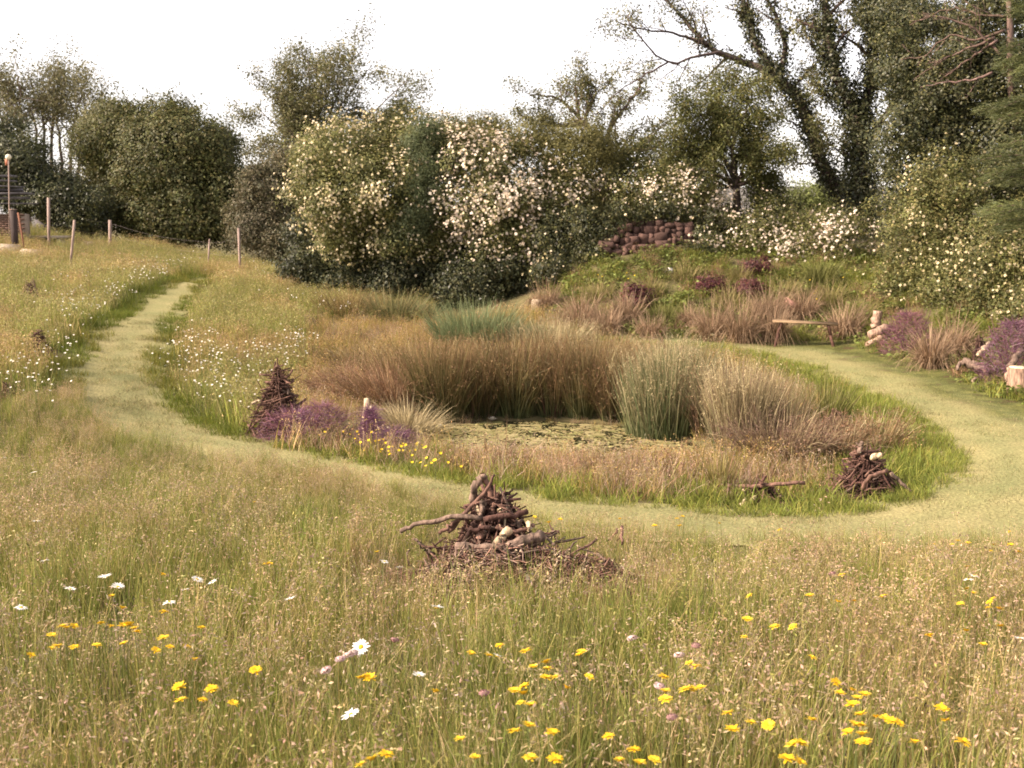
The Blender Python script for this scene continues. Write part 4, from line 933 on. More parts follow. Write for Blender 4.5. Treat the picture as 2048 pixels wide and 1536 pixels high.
def twigs(root, base, r, h, n, cn='dark', spread=1.0, hole=0.0):
    mb = MB(); a = rnd(0, 6.283, n); f = rng.random(n); rr = r * (1 - f) * np.sqrt(rng.random(n)); P = base + np.stack([np.cos(a) * rr, np.sin(a) * rr, f * h * .9 + .02], -1)
    for p in P:
        d = nrm(rng.standard_normal(3) * [1, 1, .55]); L = rng.uniform(.1, .3) * min(1.2, r * 2 + .2)
        mb.tube([p - d * L / 2, p + rng.standard_normal(3) * .01, p + d * L / 2], (.006, .003), np.array(SC[cn if rng.random() < .7 else 'mid']) * rng.uniform(.6, 1.3), 3, cap=False)
    part('twigs', mb, M_STICK, root, kind='stuff')
def pile(label, u, v, wpx, hpx, n, mixc, name='brush_pile', thick=.7, ntw=250, heroes=(), cat='brush pile', lo=.35, hi=.95, lf=.45):
    p = hit(u, v); Y = p[1]; r = wpx * mpp(Y) / 2; h = hpx * mpp(Y); p = np.array([p[0], p[1], ground(p[0], p[1]) - .02])
    root = thing(name, label, cat, tuple(p)); nm, wt = list(mixc.keys()), np.array(list(mixc.values()), float); wt /= wt.sum()
    for k in range(n):
        a = rng.uniform(0, 6.283); f = rng.random() ** 1.3
        if rng.random() < lf:     # leaning towards the top
            R = r * rng.uniform(.55, 1.0); A = p + [math.cos(a) * R, math.sin(a) * R, 0]; B = p + [math.cos(a + rng.normal() * .5) * r * .12, math.sin(a) * r * .12, h * rng.uniform(.5, 1.04)]
            A = A + (B - A) * rng.uniform(0, .3)
        else:                      # lying round the heap
            R = r * (1 - f) * rng.uniform(.6, 1.0); c = p + [math.cos(a) * R, math.sin(a) * R, f * h * .9]; d = nrm(np.array([-math.sin(a), math.cos(a), 0]) + rng.standard_normal(3) * [.5, .5, .35]); L = r * rng.uniform(lo, hi)
            A, B = c - d * L / 2, c + d * L / 2
        A[2] = max(A[2], p[2]); B[2] = max(B[2], p[2])
        put_stick(root, A, B, nm[rng.choice(len(nm), p=wt)], thick * rng.uniform(.5, 1.3) * max(.35, r))
    if ntw: twigs(root, p, r * .95, h * .9, ntw)
    for pts, r0, r1, cn in heroes:
        hero(root, [at(uu, vv, Y + dd) for uu, vv, dd in pts], r0 * mpp(Y), r1 * mpp(Y), cn)
    return root, p
# the big heap in the foreground
def cr(x, y, d=0.0): return (750 + .2686 * x, 900 + .2686 * y, d)
HER = [([cr(735,390,.05), cr(738,280,.02), cr(775,225,0), cr(812,185,0)], 8.5, 7, 'grey'), ([cr(812,195,.03), cr(835,275,.03), cr(890,370,0), cr(1010,450,-.05)], 7, 5.5, 'mid'), ([cr(540,610,-.15), cr(700,440,-.1), cr(850,275,-.06), cr(890,185,-.06)], 5.5, 2.5, 'mid'),
       ([cr(190,605,-.1), cr(300,552,-.12), cr(480,520,-.16), cr(640,490,-.2), cr(810,515,-.2)], 4.5, 5.5, 'grey'), ([cr(810,520,-.22), cr(1000,485,-.2), cr(1135,458,-.15)], 6, 6, 'dark'), ([cr(800,380,-.1), cr(792,490,-.14)], 5.5, 5, 'grey'),
       ([cr(870,410,-.1), cr(880,520,-.1)], 6, 5, 'mid'), ([cr(600,715,-.38), cr(820,735,-.42), cr(1010,715,-.42)], 8, 8, 'grey'), ([cr(990,735,-.43), cr(1100,680,-.4), cr(1245,632,-.34)], 11, 11, 'grey'), ([cr(1235,625,-.3), cr(1375,622,-.3)], 2.2, 1.2, 'dark'),
       ([cr(1000,590,-.36), cr(950,640,-.38), cr(900,705,-.4)], 9, 7.5, 'pale'), ([cr(700,600,-.3), cr(860,575,-.3)], 5, 4.5, 'dark'), ([cr(480,620,-.2), cr(630,515,-.15)], 4, 4, 'mid'), ([cr(780,690,-.3), cr(800,560,-.25)], 6, 5, 'mid'),
       ([cr(1040,440,0), cr(940,385,.08), cr(1000,370,.1)], 4, 3, 'dark'), ([cr(930,440,-.1), cr(950,490,-.12)], 7, 6, 'pale'), ([cr(1140,540,-.2), cr(1150,600,-.2)], 5, 4, 'pale'), ([cr(760,420,-.08), cr(775,470,-.1)], 5, 4, 'pale'), ([cr(1180,560,-.15), cr(1080,600,-.2), cr(900,570,-.22)], 5, 4, 'mid')]
root, PB = pile('large heap of crossed grey brown branches in the foreground meadow', 990, 1150, 300, 190, 140, {'dark': 6, 'mid': 4, 'grey': 1.5, 'pale': .4}, thick=.85, ntw=700, heroes=HER)
for k in range(70):               # twigs and chips that have slid down the front
    a = rng.uniform(-2.9, -.1); R = rng.uniform(.25, .75); c = PB + [math.cos(a) * R + .12, math.sin(a) * R * .8, 0]; c[2] = ground(c[0], c[1]) + rng.uniform(.08, .30); d = nrm(rng.standard_normal(3) * [1, 1, .5]) * rng.uniform(.05, .14)
    put_stick(root, c - d, c + d, ['mid', 'grey', 'pale', 'dark'][rng.choice(4, p=[.45, .38, .02, .15])], rng.uniform(.15, .5))
mound = MB(); n = 2200; a = rnd(0, 6.283, n); rr = np.sqrt(rng.random(n)); MP = PB + np.stack([np.cos(a) * rr * .8 + .14, np.sin(a) * rr * .45 - .52, rr * 0], -1); MP[:, 2] = ground(MP[:, 0], MP[:, 1]) + .24 * (1 - rr ** 2) * rng.random(n) + .05
for p_ in MP:
    d = nrm(rng.standard_normal(3) * [1, 1, .5]); L_ = rng.uniform(.05, .18); mound.tube([p_ - d * L_ / 2, p_ + rng.standard_normal(3) * .008, p_ + d * L_ / 2], (.006, .003), np.array(SC[['dark', 'mid', 'grey', 'pale'][rng.choice(4, p=[.3, .4, .24, .06])]]) * rng.uniform(.8, 1.6), 3, cap=False)
part('twig_litter', mound, M_STICK, root, kind='stuff')
pile('domed brush pile on the right verge of the island', 1730, 985, 165, 100, 150, {'dark': 6, 'mid': 3, 'grey': 1, 'pale': .35}, thick=.9, ntw=400, lf=.25,
     heroes=[([(1720,905,-.1), (1722,884,-.1)], 4.5, 3.5, 'grey'), ([(1782,945,-.3), (1822,983,-.35)], 4, 3, 'grey'), ([(1725,978,-.35), (1740,955,-.4), (1775,940,-.35)], 4.5, 4, 'mid'), ([(1742,914,-.2), (1762,910,-.2)], 6, 5, 'pale')])
pile('low scatter of sticks with one long pole on the front verge', 1522, 1000, 130, 40, 60, {'dark': 5, 'mid': 3, 'pale': .7, 'grey': 1}, thick=.9, ntw=120,
     heroes=[([(1478,974,0), (1540,970,-.1), (1610,966,-.15)], 4.5, 4, 'mid'), ([(1524,976,-.1), (1526,958,-.1), (1533,952,-.1)], 5, 2, 'dark'), ([(1480,1012,-.3), (1492,997,-.3)], 5, 4, 'pale'), ([(1503,1005,-.3), (1510,994,-.3)], 5, 4, 'pale'), ([(1452,985,0), (1462,968,0)], 4, 3, 'mid'), ([(1454,986,0), (1460,990,0)], 7, 6, 'pale')])
pile('tall conical brush pile among purple stems at the left of the pond', 560, 872, 165, 158, 180, {'dark': 3, 'mid': 6, 'grey': .8}, thick=.75, ntw=600, lf=.15, heroes=[([(505,808,-.2), (520,800,-.2)], 3, 2.5, 'pale')])
pile('small brush pile in the meadow high on the left slope', 62, 612, 62, 55, 45, {'dark': 4, 'mid': 4, 'grey': 2}, thick=.9, ntw=90)
pile('low twiggy pile in the grass left of the path bend', 80, 715, 75, 62, 50, {'dark': 5, 'mid': 4}, thick=.9, ntw=120)
pile('small brown twig pile at the left edge above the foreground', 15, 800, 50, 40, 20, {'dark': 3, 'mid': 4}, thick=.8, ntw=80)
pile('little far brush pile on the crest beside the shaded lawn', 562, 582, 42, 36, 26, {'dark': 3, 'mid': 3, 'pale': .7}, thick=1.0, ntw=40)
pile('pinkish twig heap poking out behind the rushes', 1322, 712, 44, 40, 26, {'dark': 4, 'mid': 4}, thick=.9, ntw=90)
pile('dark red twig heap beside the spiky rush tuft', 1672, 872, 80, 62, 50, {'dark': 6, 'mid': 3}, thick=.9, ntw=150)
pile('rust brown heap of small sticks beside the grey driftwood', 1955, 735, 50, 70, 60, {'mid': 5, 'dark': 3}, thick=.9, ntw=120)
# --- purple misty plants
PUR = [(.17, .08, .125), (.22, .115, .165), (.13, .06, .09), (.26, .165, .19)]; PUR2 = [(.22, .10, .11), (.27, .14, .14), (.18, .075, .10)]
def purple(label, u, v, wpx, hpx, n, pal, cone=False):
    p = hit(u, v); Y = p[1]; r = wpx * mpp(Y) / 2; h = hpx * mpp(Y); p = np.array([p[0], p[1], ground(p[0], p[1])]); root = thing('purple_plant', label, 'plant', tuple(p), 'purple misty plants')
    a = rnd(0, 6.283, n); rr = np.sqrt(rng.random(n)); f = rng.random(n); w = (1 - f * .85) if cone else np.sqrt(np.clip(1 - f ** 2, .05, 1))
    P = p + np.stack([np.cos(a) * rr * r * w, np.sin(a) * rr * r * w * .8, f * h * .85], -1); d = nrm(rng.standard_normal((n, 3)) * .6 + np.stack([np.cos(a) * rr, np.sin(a) * rr, np.full(n, .8)], -1))
    c = np.asarray(pal)[rng.integers(0, len(pal), n)] * (1 + .2 * rng.standard_normal((n, 1))); mb = MB(); mb.ribbons(P, d, rnd(.06, .2, n), rnd(.004, .008, n), np.abs(rng.standard_normal(n)) * .4, np.clip(c, .01, .7), np.clip(c * 1.3, .01, .8), 2)
    part('strands', mb, M_PURPLE, root, kind='stuff'); sb = MB()
    for k in range(14):
        t = rng.uniform(0, 6.28); q = smooth([p, p + [math.cos(t) * r * .4, math.sin(t) * r * .3, h * .4], p + [math.cos(t) * r * (.35 if cone else .8), math.sin(t) * r * .5, h * rng.uniform(.6, .95)]], 6); sb.tube(q, (.007, .003), (.13, .05, .07), 4)
    part('stems', sb, M_STICK, root, kind='stuff')
purple('purple misty plant draped over the front of the conical brush pile', 590, 885, 150, 75, 1100, PUR + PUR2, False)
purple('purple plant between the conical pile and the upright post', 645, 875, 110, 80, 900, PUR + PUR2, False)
purple('deep purple plant wrapped round the upright post', 742, 895, 66, 90, 1100, PUR[:3], True)
purple('low purple sprawl right of the upright post', 785, 900, 110, 46, 900, PUR, False)
purple('pinkish purple bush at the foot of the thicket, nearer the bench', 1815, 715, 110, 105, 2200, PUR2 + PUR[:1], False)
purple('large purple bush behind the stump at the right edge', 2022, 770, 130, 150, 3000, PUR + PUR2[:1], False)
def log(name, label, segs, cat='log', group=None):
    p = None
    P = [at(u, v, Y) for u, v, Y in segs[0][0]]; root = thing(name, label, cat, (P[0][0], P[0][1], ground(P[0][0], P[0][1])), group)
    for pts, r0, r1, cn, nm in segs: hero(root, [at(u, v, Y) for u, v, Y in pts], r0 * mpp(pts[0][2]), r1 * mpp(pts[0][2]), cn, nm, .01, 10)
    return root
Yp = hit(735, 885)[1]
log('upright_log', 'pale split upright log wrapped in purple plant', [([(730,890,Yp), (731,845,Yp), (733,797,Yp)], 7, 5, 'pale', 'log'), ([(742,885,Yp - .05), (743,850,Yp - .05), (742,812,Yp - .05)], 5, 4, 'pale', 'splinter')])
SC['rose'] = (.33, .215, .15); Y1, Y2 = hit(1755, 690)[1], hit(1945, 760)[1]
log('upright_log', 'short pinkish log standing upright by the thicket', [([(1752,655,Y1 + .3), (1753,640,Y1 + .3), (1755,622,Y1 + .3)], 10, 9, 'rose', 'log')])
log('log', 'rounded pale log lying below the short upright one', [([(1738,672,Y1), (1755,664,Y1 - .05), (1772,656,Y1 + .05)], 9, 10, 'rose', 'log')])
log('log', 'stubby broken log end near the bench side lawn', [([(1735,688,Y1 - .2), (1748,684,Y1 - .2), (1762,676,Y1 - .1)], 6, 7, 'rose', 'log')])
log('driftwood', 'forked grey driftwood log lying at the lawn edge', [([(1925,722,Y2), (1950,732,Y2 - .1), (1985,752,Y2 - .15)], 8, 11, 'grey', 'log'), ([(1945,730,Y2 - .1), (1965,736,Y2 - .3), (1980,760,Y2 - .4)], 7, 4, 'grey', 'branch'), ([(1915,740,Y2 - .1), (1918,728,Y2), (1930,722,Y2)], 3, 5, 'grey', 'branch'), ([(1968,752,Y2 - .2), (1950,760,Y2 - .3), (1945,775,Y2 - .35)], 5, 3, 'grey', 'branch')])
log('log', 'pale diagonal log leaning on the rusty stick heap', [([(1955,712,Y2 + .1), (1966,700,Y2 + .1), (1978,686,Y2 + .2)], 5, 4, 'pale', 'log')])
log('log', 'grey log leaning behind the flat topped stump', [([(2020,735,Y2 - 1), (2032,715,Y2 - .9), (2042,698,Y2 - .7)], 7, 6, 'grey', 'log')])
Y3 = hit(2030, 792)[1]
p = at(2036, 790, Y3); p[2] = ground(p[0], p[1]); root = thing('stump', 'thick flat topped tree stump at the right edge of the lawn', 'stump', tuple(p)); R = 22 * mpp(Y3); H = 58 * mpp(Y3)
mb = MB(); mb.tube([p + [0, 0, -.03], p + [0, 0, .06], p + [0, 0, H * .5], p + [0, 0, H]], np.array([1.15, 1.05, .95, .98]) * R, (.30, .19, .13), 14, cap=False, rough=.04); part('bark', mb, M_STICK, root)
mb = MB(); mb.tube([p + [0, 0, H - .005], p + [0, 0, H + .012]], np.array([.93, .9]) * R, (.58, .45, .30), 14, rough=.02); part('cut_face', mb, M_STICK, root)
log('upright_log', 'narrow pale log standing beside the flat topped stump', [([(2018,778,Y3 + .25), (2017,755,Y3 + .25), (2019,735,Y3 + .25)], 6, 6, 'rose', 'log')])

# ------------------------------------------------------------------ pond life
def pad_mesh(k):
    a = np.linspace(.25, 6.03, 13); r = 1 + .06 * rng.standard_normal(13); mb = MB(); c = np.array([(.30, .27, .11), (.36, .31, .14), (.22, .21, .075), (.40, .34, .17)][k % 4])
    V = [[0, 0, .0]]; V += [[math.cos(t) * q, math.sin(t) * q, .02 * rng.standard_normal() + .03] for t, q in zip(a, r)]; V += [[v[0] * .97, v[1] * .97, v[2] - .02] for v in V[1:]]
    q = [[0, i, i + 1, i + 1] for i in range(1, 13)]
    me = bpy.data.meshes.new('lily_pad'); me.from_pydata(V, [], [[0, i, i + 1] for i in range(1, 13)] + [[i, i + 13, i + 14, i + 1] for i in range(1, 13)])
    at_ = me.attributes.new('col', 'FLOAT_COLOR', 'POINT'); at_.data.foreach_set('color', np.tile([*c, 1], len(V)).astype(np.float32)); me.materials.append(M_PETAL); return me
PADS = [pad_mesh(k) for k in range(8)]
x, y = sample(PP[:, 0].min(), PP[:, 0].max(), PP[:, 1].min(), PP[:, 1].max(), 60)
ok = inside(POND, x, y); x, y = x[ok], y[ok]; kept = []
for a, b in zip(x, y):
    r = rng.uniform(.035, .10)
    if vnoise(a, b, 2.2, 77) < -.25 * rng.uniform(.4, 1.6): continue
    if all((a - c) ** 2 + (b - d) ** 2 > (.66 * (r + e)) ** 2 for c, d, e in kept): kept.append((a, b, r))
for i, (a, b, r) in enumerate(kept[:290]):
    o = link('lily_pad', PADS[i % 8], None, None, (a, b, WATER + .004 + .001 * (i % 5)), label='round olive lily pad floating among others on the pond', category='lily pad', group='lily pads on the pond')
    o.scale = (r, r, r * .6); o.rotation_euler = (rng.normal() * .03, rng.normal() * .03, rng.uniform(0, 6.28))
x, y = sample(PP[:, 0].min(), PP[:, 0].max(), PP[:, 1].min(), PP[:, 1].max(), 1300)
ok = inside(POND, x, y) & (vnoise(x, y, 2.2, 77) + .25 * rng.standard_normal(len(x)) > -.28); x, y = x[ok], y[ok]; n = len(x); mb = MB()
mb.leaves(np.stack([x, y, np.full(n, WATER + .004)], -1), np.tile([0, 0, 1.], (n, 1)) + rng.standard_normal((n, 3)) * .08, rnd(.02, .07, n), jitter_col([.36, .31, .14], n, .25), .8, .1)
link('duckweed', mb.mesh('duckweed'), M_PETAL, kind='stuff', label='pale olive floating weed between the lily pads', category='water weed')
wl_ = []
for k in range(2):
    mb = MB()
    for ring, (m, tl, L) in enumerate([(9, .5, .07), (7, 1.0, .06), (5, 1.3, .045)]):
        for j in range(m):
            a = 6.283 * (j + .5 * ring) / m; d = np.array([math.cos(a) * math.cos(tl), math.sin(a) * math.cos(tl), math.sin(tl)]); s_ = np.array([-math.sin(a), math.cos(a), 0]) * L * .28
            o0 = np.zeros(3); mb.add([o0, d * L * .55 + s_, d * L, d * L * .55 - s_], [[0, 1, 2, 3]], (.80, .74, .62))
    me = mb.mesh('water_lily'); me.materials.append(M_PETAL); wl_.append(me)
for (u, v, lab) in [(880,838,'white water lily nearest the blond rushes'), (866,846,'white water lily at the left pond margin'), (950,835,'white water lily left of the pond middle'), (972,838,'white water lily second from the pond middle'), (1075,828,'white water lily at the back of the pond'), (1090,832,'cream water lily just right of the back one'), (1190,836,'small white water lily right of the middle'), (1282,857,'white water lily nearest the grey green rushes'), (985,843,'low white water lily in the gap of the pads'), (880,858,'white water lily at the front left of the pond')]:
    d = ray(u, v); t = (WATER - CZ) / d[2]; p = np.array([0, 0, CZ]) + d * t; o = link('water_lily', wl_[int(u) % 2], None, None, tuple(p + [0, 0, .015]), label=lab, category='water lily', group='white water lilies'); o.scale = (1.15,) * 3

# ------------------------------------------------------------------ stone wall on the bank
M_STONE = solid('field_stone', (.105, .06, .046), .9, 9, .5, .9, vary=.4)
SL = []
for k in range(12):                 # rough split stones: chamfered blocks with uneven corners
    mb = MB(); f_ = rng.uniform(.68, .86); V = []
    for yy, sc in ((1, .9), (.2, 1.0), (-.72, 1.0), (-1, f_)):
        for cx_, cz_ in ((-1, -1), (0, -1.08), (1, -1), (1.08, 0), (1, 1), (0, 1.08), (-1, 1), (-1.08, 0)): V.append([cx_ * sc, yy, cz_ * sc])
    V = np.array(V); cj = rng.uniform(-.2, .2, (8, 2)); V[:, [0, 2]] += np.tile(cj, (4, 1)) + rng.normal(0, .04, (32, 2)); V[:, 1] += rng.normal(0, .07, 32)
    q = [[r_ * 8 + a_, r_ * 8 + (a_ + 1) % 8, r_ * 8 + 8 + (a_ + 1) % 8, r_ * 8 + 8 + a_] for r_ in range(3) for a_ in range(8)]
    q += [[24, 25, 26, 27], [24, 27, 28, 31], [28, 29, 30, 31]]; mb.add(V, q, (0, 0, 0)); me = mb.mesh('stone', False); me.materials.append(M_STONE); SL.append(me)
wp = at(1310, 500, 29.0); gz = ground(wp[0], wp[1]); root = thing('stone_wall', 'low reddish rubble stone wall at the top of the bank', 'wall', (wp[0], wp[1], gz - .3))
for row in range(6):
    u = 1195 + rng.uniform(0, 12) + row * 3
    while u < 1415 - row * 7 - rng.uniform(0, 14):
        w_ = rng.choice([9, 12, 16, 20, 26]) * rng.uniform(.85, 1.15); vv = 508 - row * 12 + rng.uniform(-4, 4) + (u - 1300) * .03
        p = at(u + w_ / 2, vv, 28.7 + rng.uniform(-.10, .10) + row * .13); o = link('stone', SL[rng.integers(12)], None, root); o.location = tuple(p - np.array(root.location)); m_ = mpp(29)
        o.scale = (w_ * .50 * m_, .16, 6.6 * m_ * rng.uniform(.85, 1.25)); o.rotation_euler = (rng.normal() * .08, rng.normal() * .14, rng.normal() * .12); u += w_
mb = MB(); mb.tube([at(1205, 482, 29.5), at(1300, 480, 29.5), at(1395, 482, 29.5)], np.array([.25, .36, .25]), (.10, .06, .045), 10, rough=.05); part('rubble_core', mb, M_STONE, root)
def rock(label, u, v, wpx, hpx, c, name='rock'):
    p = hit(u, v); Y = p[1]; m_ = mpp(Y); me = SL[rng.integers(12)].copy(); me.materials.clear(); me.materials.append(solid('pale_rock', c, .85, 8, .25, .4))
    o = link(name, me, None, None, (p[0], p[1], p[2] + hpx * m_ * .4), label=label, category='rock'); o.scale = (wpx * m_ / 2, wpx * m_ / 2.6, hpx * m_ / 2); o.rotation_euler = (.2, .3, rng.uniform(0, 3)); return o
rock('pale cream rock leaning at the left foot of the bank', 1070, 628, 30, 32, (.55, .44, .30)); rock('small white stone high on the green bank', 1338, 545, 14, 9, (.8, .74, .64)); rock('small pale stone at the toe of the bank', 1266, 652, 10, 9, (.6, .5, .38)); rock('reddish rock in the bank above the bench', 1588, 632, 42, 30, (.32, .17, .13))

# ------------------------------------------------------------------ bench
M_WOOD = solid('weathered_plank', (.22, .15, .085), .8, 18, .3, .4, wave=(.2, 1, 1)); M_DARKWOOD = solid('dark_stained_wood', (.10, .05, .035), .8, 18, .3, .4)
A, B = at(1545, 641, 22.7), at(1675, 648, 22.4); gz = ground((A[0] + B[0]) / 2, 23); root = thing('bench', 'simple plank bench on crossed legs below the bank', 'bench', ((A[0] + B[0]) / 2, 23.05, gz))
d = Vector(B - A); ang = math.atan2(d.y, d.x); L = d.length; mid = Vector((A + B) / 2); Mx = Matrix.Translation(mid) @ Matrix.Rotation(ang, 4, 'Z') @ Matrix.Rotation(-math.atan2(d.z, math.hypot(d.x, d.y)), 4, 'Y')
for k in range(2):
    mb = MB(); mb.box((-L / 2, -.19 + k * .2, -.02), (L / 2, -.01 + k * .2, .015), (0, 0, 0), Mx); part('seat_plank', mb, M_WOOD, root)
for sx in (-.36, .36):
    for sg in (-1, 1):
        top = Mx @ Vector((sx * L - .0, .0 + sg * .16, -.03)); bot = Mx @ Vector((sx * L + .12 * (1 if sx > 0 else -1), -sg * .2, 0)); bot.z = ground(bot.x, bot.y) - .02
        mb = MB(); mb.tube([top, bot], .035, (.1, .05, .035), 4); part('leg', mb, M_DARKWOOD, root)

# ------------------------------------------------------------------ things at the upper left
M_POST = solid('weathered_post', (.30, .22, .18), .85, 20, .35, .4, wave=(1, 1, .2)); M_METAL = bpy.data.materials.new('dull_wire'); M_METAL.use_nodes = True
M_METAL.node_tree.nodes['Principled BSDF'].inputs['Base Color'].default_value = (.18, .14, .12, 1); M_METAL.node_tree.nodes['Principled BSDF'].inputs['Roughness'].default_value = .5
root = None; posts = [(97,492,395,3.0,0,hit(97,505)[1]), (220,496,440,3.2,0,hit(220,505)[1]), (480,517,456,2.6,3,34.2), (414,512,478,1.6,-5,35.5)]
b0 = at(97, 492, 29.5); root = thing('wire_fence', 'sagging wire fence on thin grey posts across the left slope', 'fence', (b0[0], b0[1], ground(b0[0], b0[1]))); tops = []
for u, vb, vt, r, lean, Y in posts:
    b = at(u, vb, Y); b[2] = ground(b[0], b[1]) - .1; t = at(u - lean, vt, Y); mb = MB(); mb.tube([b, (b + t) / 2, t], r * mpp(Y), (0, 0, 0), 7, rough=.04); part('post', mb, M_POST, root, True); tops.append((b, t))
for f in (.9, .6):
    for (b1, t1), (b2, t2) in [(tops[0], tops[1]), (tops[1], tops[3]), (tops[3], tops[2])]:
        p, q_ = b1 + (t1 - b1) * f, b2 + (t2 - b2) * f; mb = MB(); mb.tube(smooth([p, (p + q_) / 2 - [0, 0, .12], q_], 8), .0022, (0, 0, 0), 4); part('wire', mb, M_METAL, root)
def simple(name, label, cat, fn, mat, base, pname):
    r = thing(name, label, cat, tuple(base)); mb = MB(); fn(mb); part(pname, mb, mat, r); return r
M_DARKPOST = solid('tarred_timber', (.055, .04, .035), .85, 16, .3, .3, wave=(1, 1, .2)); Y = hit(31, 508)[1]; b = at(31, 500, Y); b[2] = ground(b[0], b[1]) - .1; t = at(31, 420, Y); w2 = 5 * mpp(Y)
r = simple('gate_post', 'stout dark square timber post at the left edge', 'post', lambda m: m.box((b[0] - w2, b[1] - w2, b[2]), (b[0] + w2, b[1] + w2, t[2]), (0, 0, 0)), M_DARKPOST, b, 'post'); mb = MB(); mb.box((b[0] - w2 * 1.1, b[1] - w2 * 1.1, t[2] + .002), (b[0] + w2 * 1.1, b[1] + w2 * 1.1, t[2] + .03), (0, 0, 0)); part('cap', mb, M_POST, r)
b2 = at(50, 498, Y - .1); b2[2] = ground(b2[0], b2[1]); t2 = at(36, 425, Y - .05); mb = MB(); rr_ = thing('leaning_pole', 'thin reddish pole leaning against the dark post', 'pole', tuple(b2)); mb.tube([b2, (b2 + t2) / 2 + [.01, 0, 0], t2], .03, (0, 0, 0), 6); part('pole', mb, solid('reddish_wood', (.22, .10, .06), .85, 16, .3, .3), rr_)
b3 = at(136, 488, 31); b3[2] = ground(b3[0], b3[1]); t3 = at(149, 440, 31); rr_ = thing('leaning_stake', 'thin leaning wooden stake beside the slab table', 'stake', tuple(b3)); mb = MB(); mb.tube([b3, (b3 + t3) / 2, t3], .035, (0, 0, 0), 6); part('stake', mb, M_POST, rr_)
# lamp on a thin pole (unlit globe)
Y = 36.5; b = at(18, 470, Y); b[2] = ground(b[0], b[1]); t = at(17, 318, Y); r = thing('garden_lamp', 'thin pole lamp with a pale round globe at the far left', 'lamp', tuple(b)); mb = MB(); mb.tube([b, (b + t) / 2, t], .022, (0, 0, 0), 8); part('pole', mb, M_POST, r, True)
mb = MB(); a = np.linspace(-1.5, 1.5, 9); mb.tube(np.stack([np.full(9, t[0]), np.full(9, t[1]), t[2] + .06 + np.sin(a) * .095], -1), np.cos(a) * .09 + .004, (0, 0, 0), 12); part('globe', mb, solid('opal_globe', (.75, .66, .5), .35, 2, .03, 0), r, True)
mb = MB(); p = t + [-.07, .03, -.10]; mb.box(p - [.045, .04, .1], p + [.045, .04, .1], (0, 0, 0)); part('bracket_box', mb, solid('terracotta_paint', (.42, .16, .09), .7, 5, .1, .1), r)
# slab stack, low brick wall, slab table, board, pale slabs
M_SLATE = solid('slate_slab', (.15, .135, .135), .7, 8, .35, .5); M_PALE = solid('pale_paving', (.50, .41, .30), .85, 8, .25, .4); M_BRICK = solid('red_brick', (.14, .085, .062), .9, 20, .3, .5)
Y = 37.5; b = at(30, 420, Y); r = thing('slab_stack', 'stepped stack of grey slate slabs rising at the left edge', 'slab stack', (b[0], b[1], ground(b[0], b[1])))
for k, (u0, u1, v0) in enumerate([(-60,75,407), (-60,60,397), (-60,62,389), (-60,48,380), (-60,42,371), (-60,25,361), (-60,20,352)]):
    p0, p1 = at(u0, v0, Y), at(u1, v0, Y); mb = MB(); Mx = Matrix.Translation(Vector((p0 + p1) / 2 + [rng.normal() * .08, 0, 0])) @ Euler((rng.normal() * .03, rng.normal() * .03, rng.normal() * .15)).to_matrix().to_4x4(); hw = (p1[0] - p0[0]) / 2; mb.box((-hw, -.5 + .06 * k + rng.normal() * .08, -.05 + rng.uniform(0, .03)), (hw * rng.uniform(.8, 1.05), .5, rng.uniform(.01, .05)), (0, 0, 0), Mx); part('slab', mb, M_SLATE, r)
zb = ground(b[0], b[1]) - .2; r = thing('brick_wall', 'low red brick wall under the slate slabs', 'wall', (b[0], 37.4, zb)); p0, p1 = at(-60, 450, 37.3), at(56, 450, 37.3); top = at(30, 426, 37.3)[2]; row = 0; z = zb
bkm = MB(); bkm.box((-.5, -.5, -.5), (.5, .5, .5), (0, 0, 0)); BK = bkm.mesh('brick'); BK.materials.append(M_BRICK)
mb = MB(); mb.box((p0[0] + .02, 37.22, zb), (p1[0] - .02, 37.5, top - .03), (0, 0, 0)); part('mortar', mb, solid('mortar', (.28, .22, .17), .95, 20, .2, .2), r)
while z < top - .07:
    x_ = p0[0] + (.11 if row % 2 else 0)
    while x_ < p1[0] - .2:
        if x_ > at(-40, 400, 37.3)[0]: o = link('brick', BK, None, r, (x_ + .105 - b[0], 37.235 - 37.4 + rng.normal() * .004, z + .0325 - zb)); o.scale = (.21, .09, .062)
        x_ += .222
    z += .074; row += 1
Y = hit(98, 490)[1]; p = at(98, 474, Y); g = ground(p[0], p[1]); r = thing('slab_table', 'pale stone slab on low supports on the left slope', 'stone table', (p[0], p[1], g)); hw = 36 * mpp(Y)
mb = MB(); mb.box((p[0] - hw, p[1] - .3, p[2] - .04), (p[0] + hw, p[1] + .45, p[2] + .045), (0, 0, 0)); part('slab', mb, M_PALE, r)
for sx in (-.75, .7):
    mb = MB(); mb.box((p[0] + sx * hw - .09, p[1] - .22, g - .1), (p[0] + sx * hw + .09, p[1] + .3, p[2] - .042), (0, 0, 0)); part('support', mb, M_PALE, r)
Y = hit(85, 470)[1]; p, q_ = at(68, 443, Y), at(97, 462, Y); mid = (p + q_) / 2; r = thing('board', 'dark sloping board propped behind the slab table', 'board', (mid[0], mid[1], ground(mid[0], mid[1]))); d = q_ - p
Mx = Matrix.Translation(Vector(mid)) @ Matrix.Rotation(math.atan2(-d[2], d[0]), 4, 'Y'); mb = MB(); mb.box((-.26, -.02, -.15), (.26, .02, .12), (0, 0, 0), Mx); part('panel', mb, solid('dark_board', (.08, .07, .075), .7, 6, .2, .2), r)
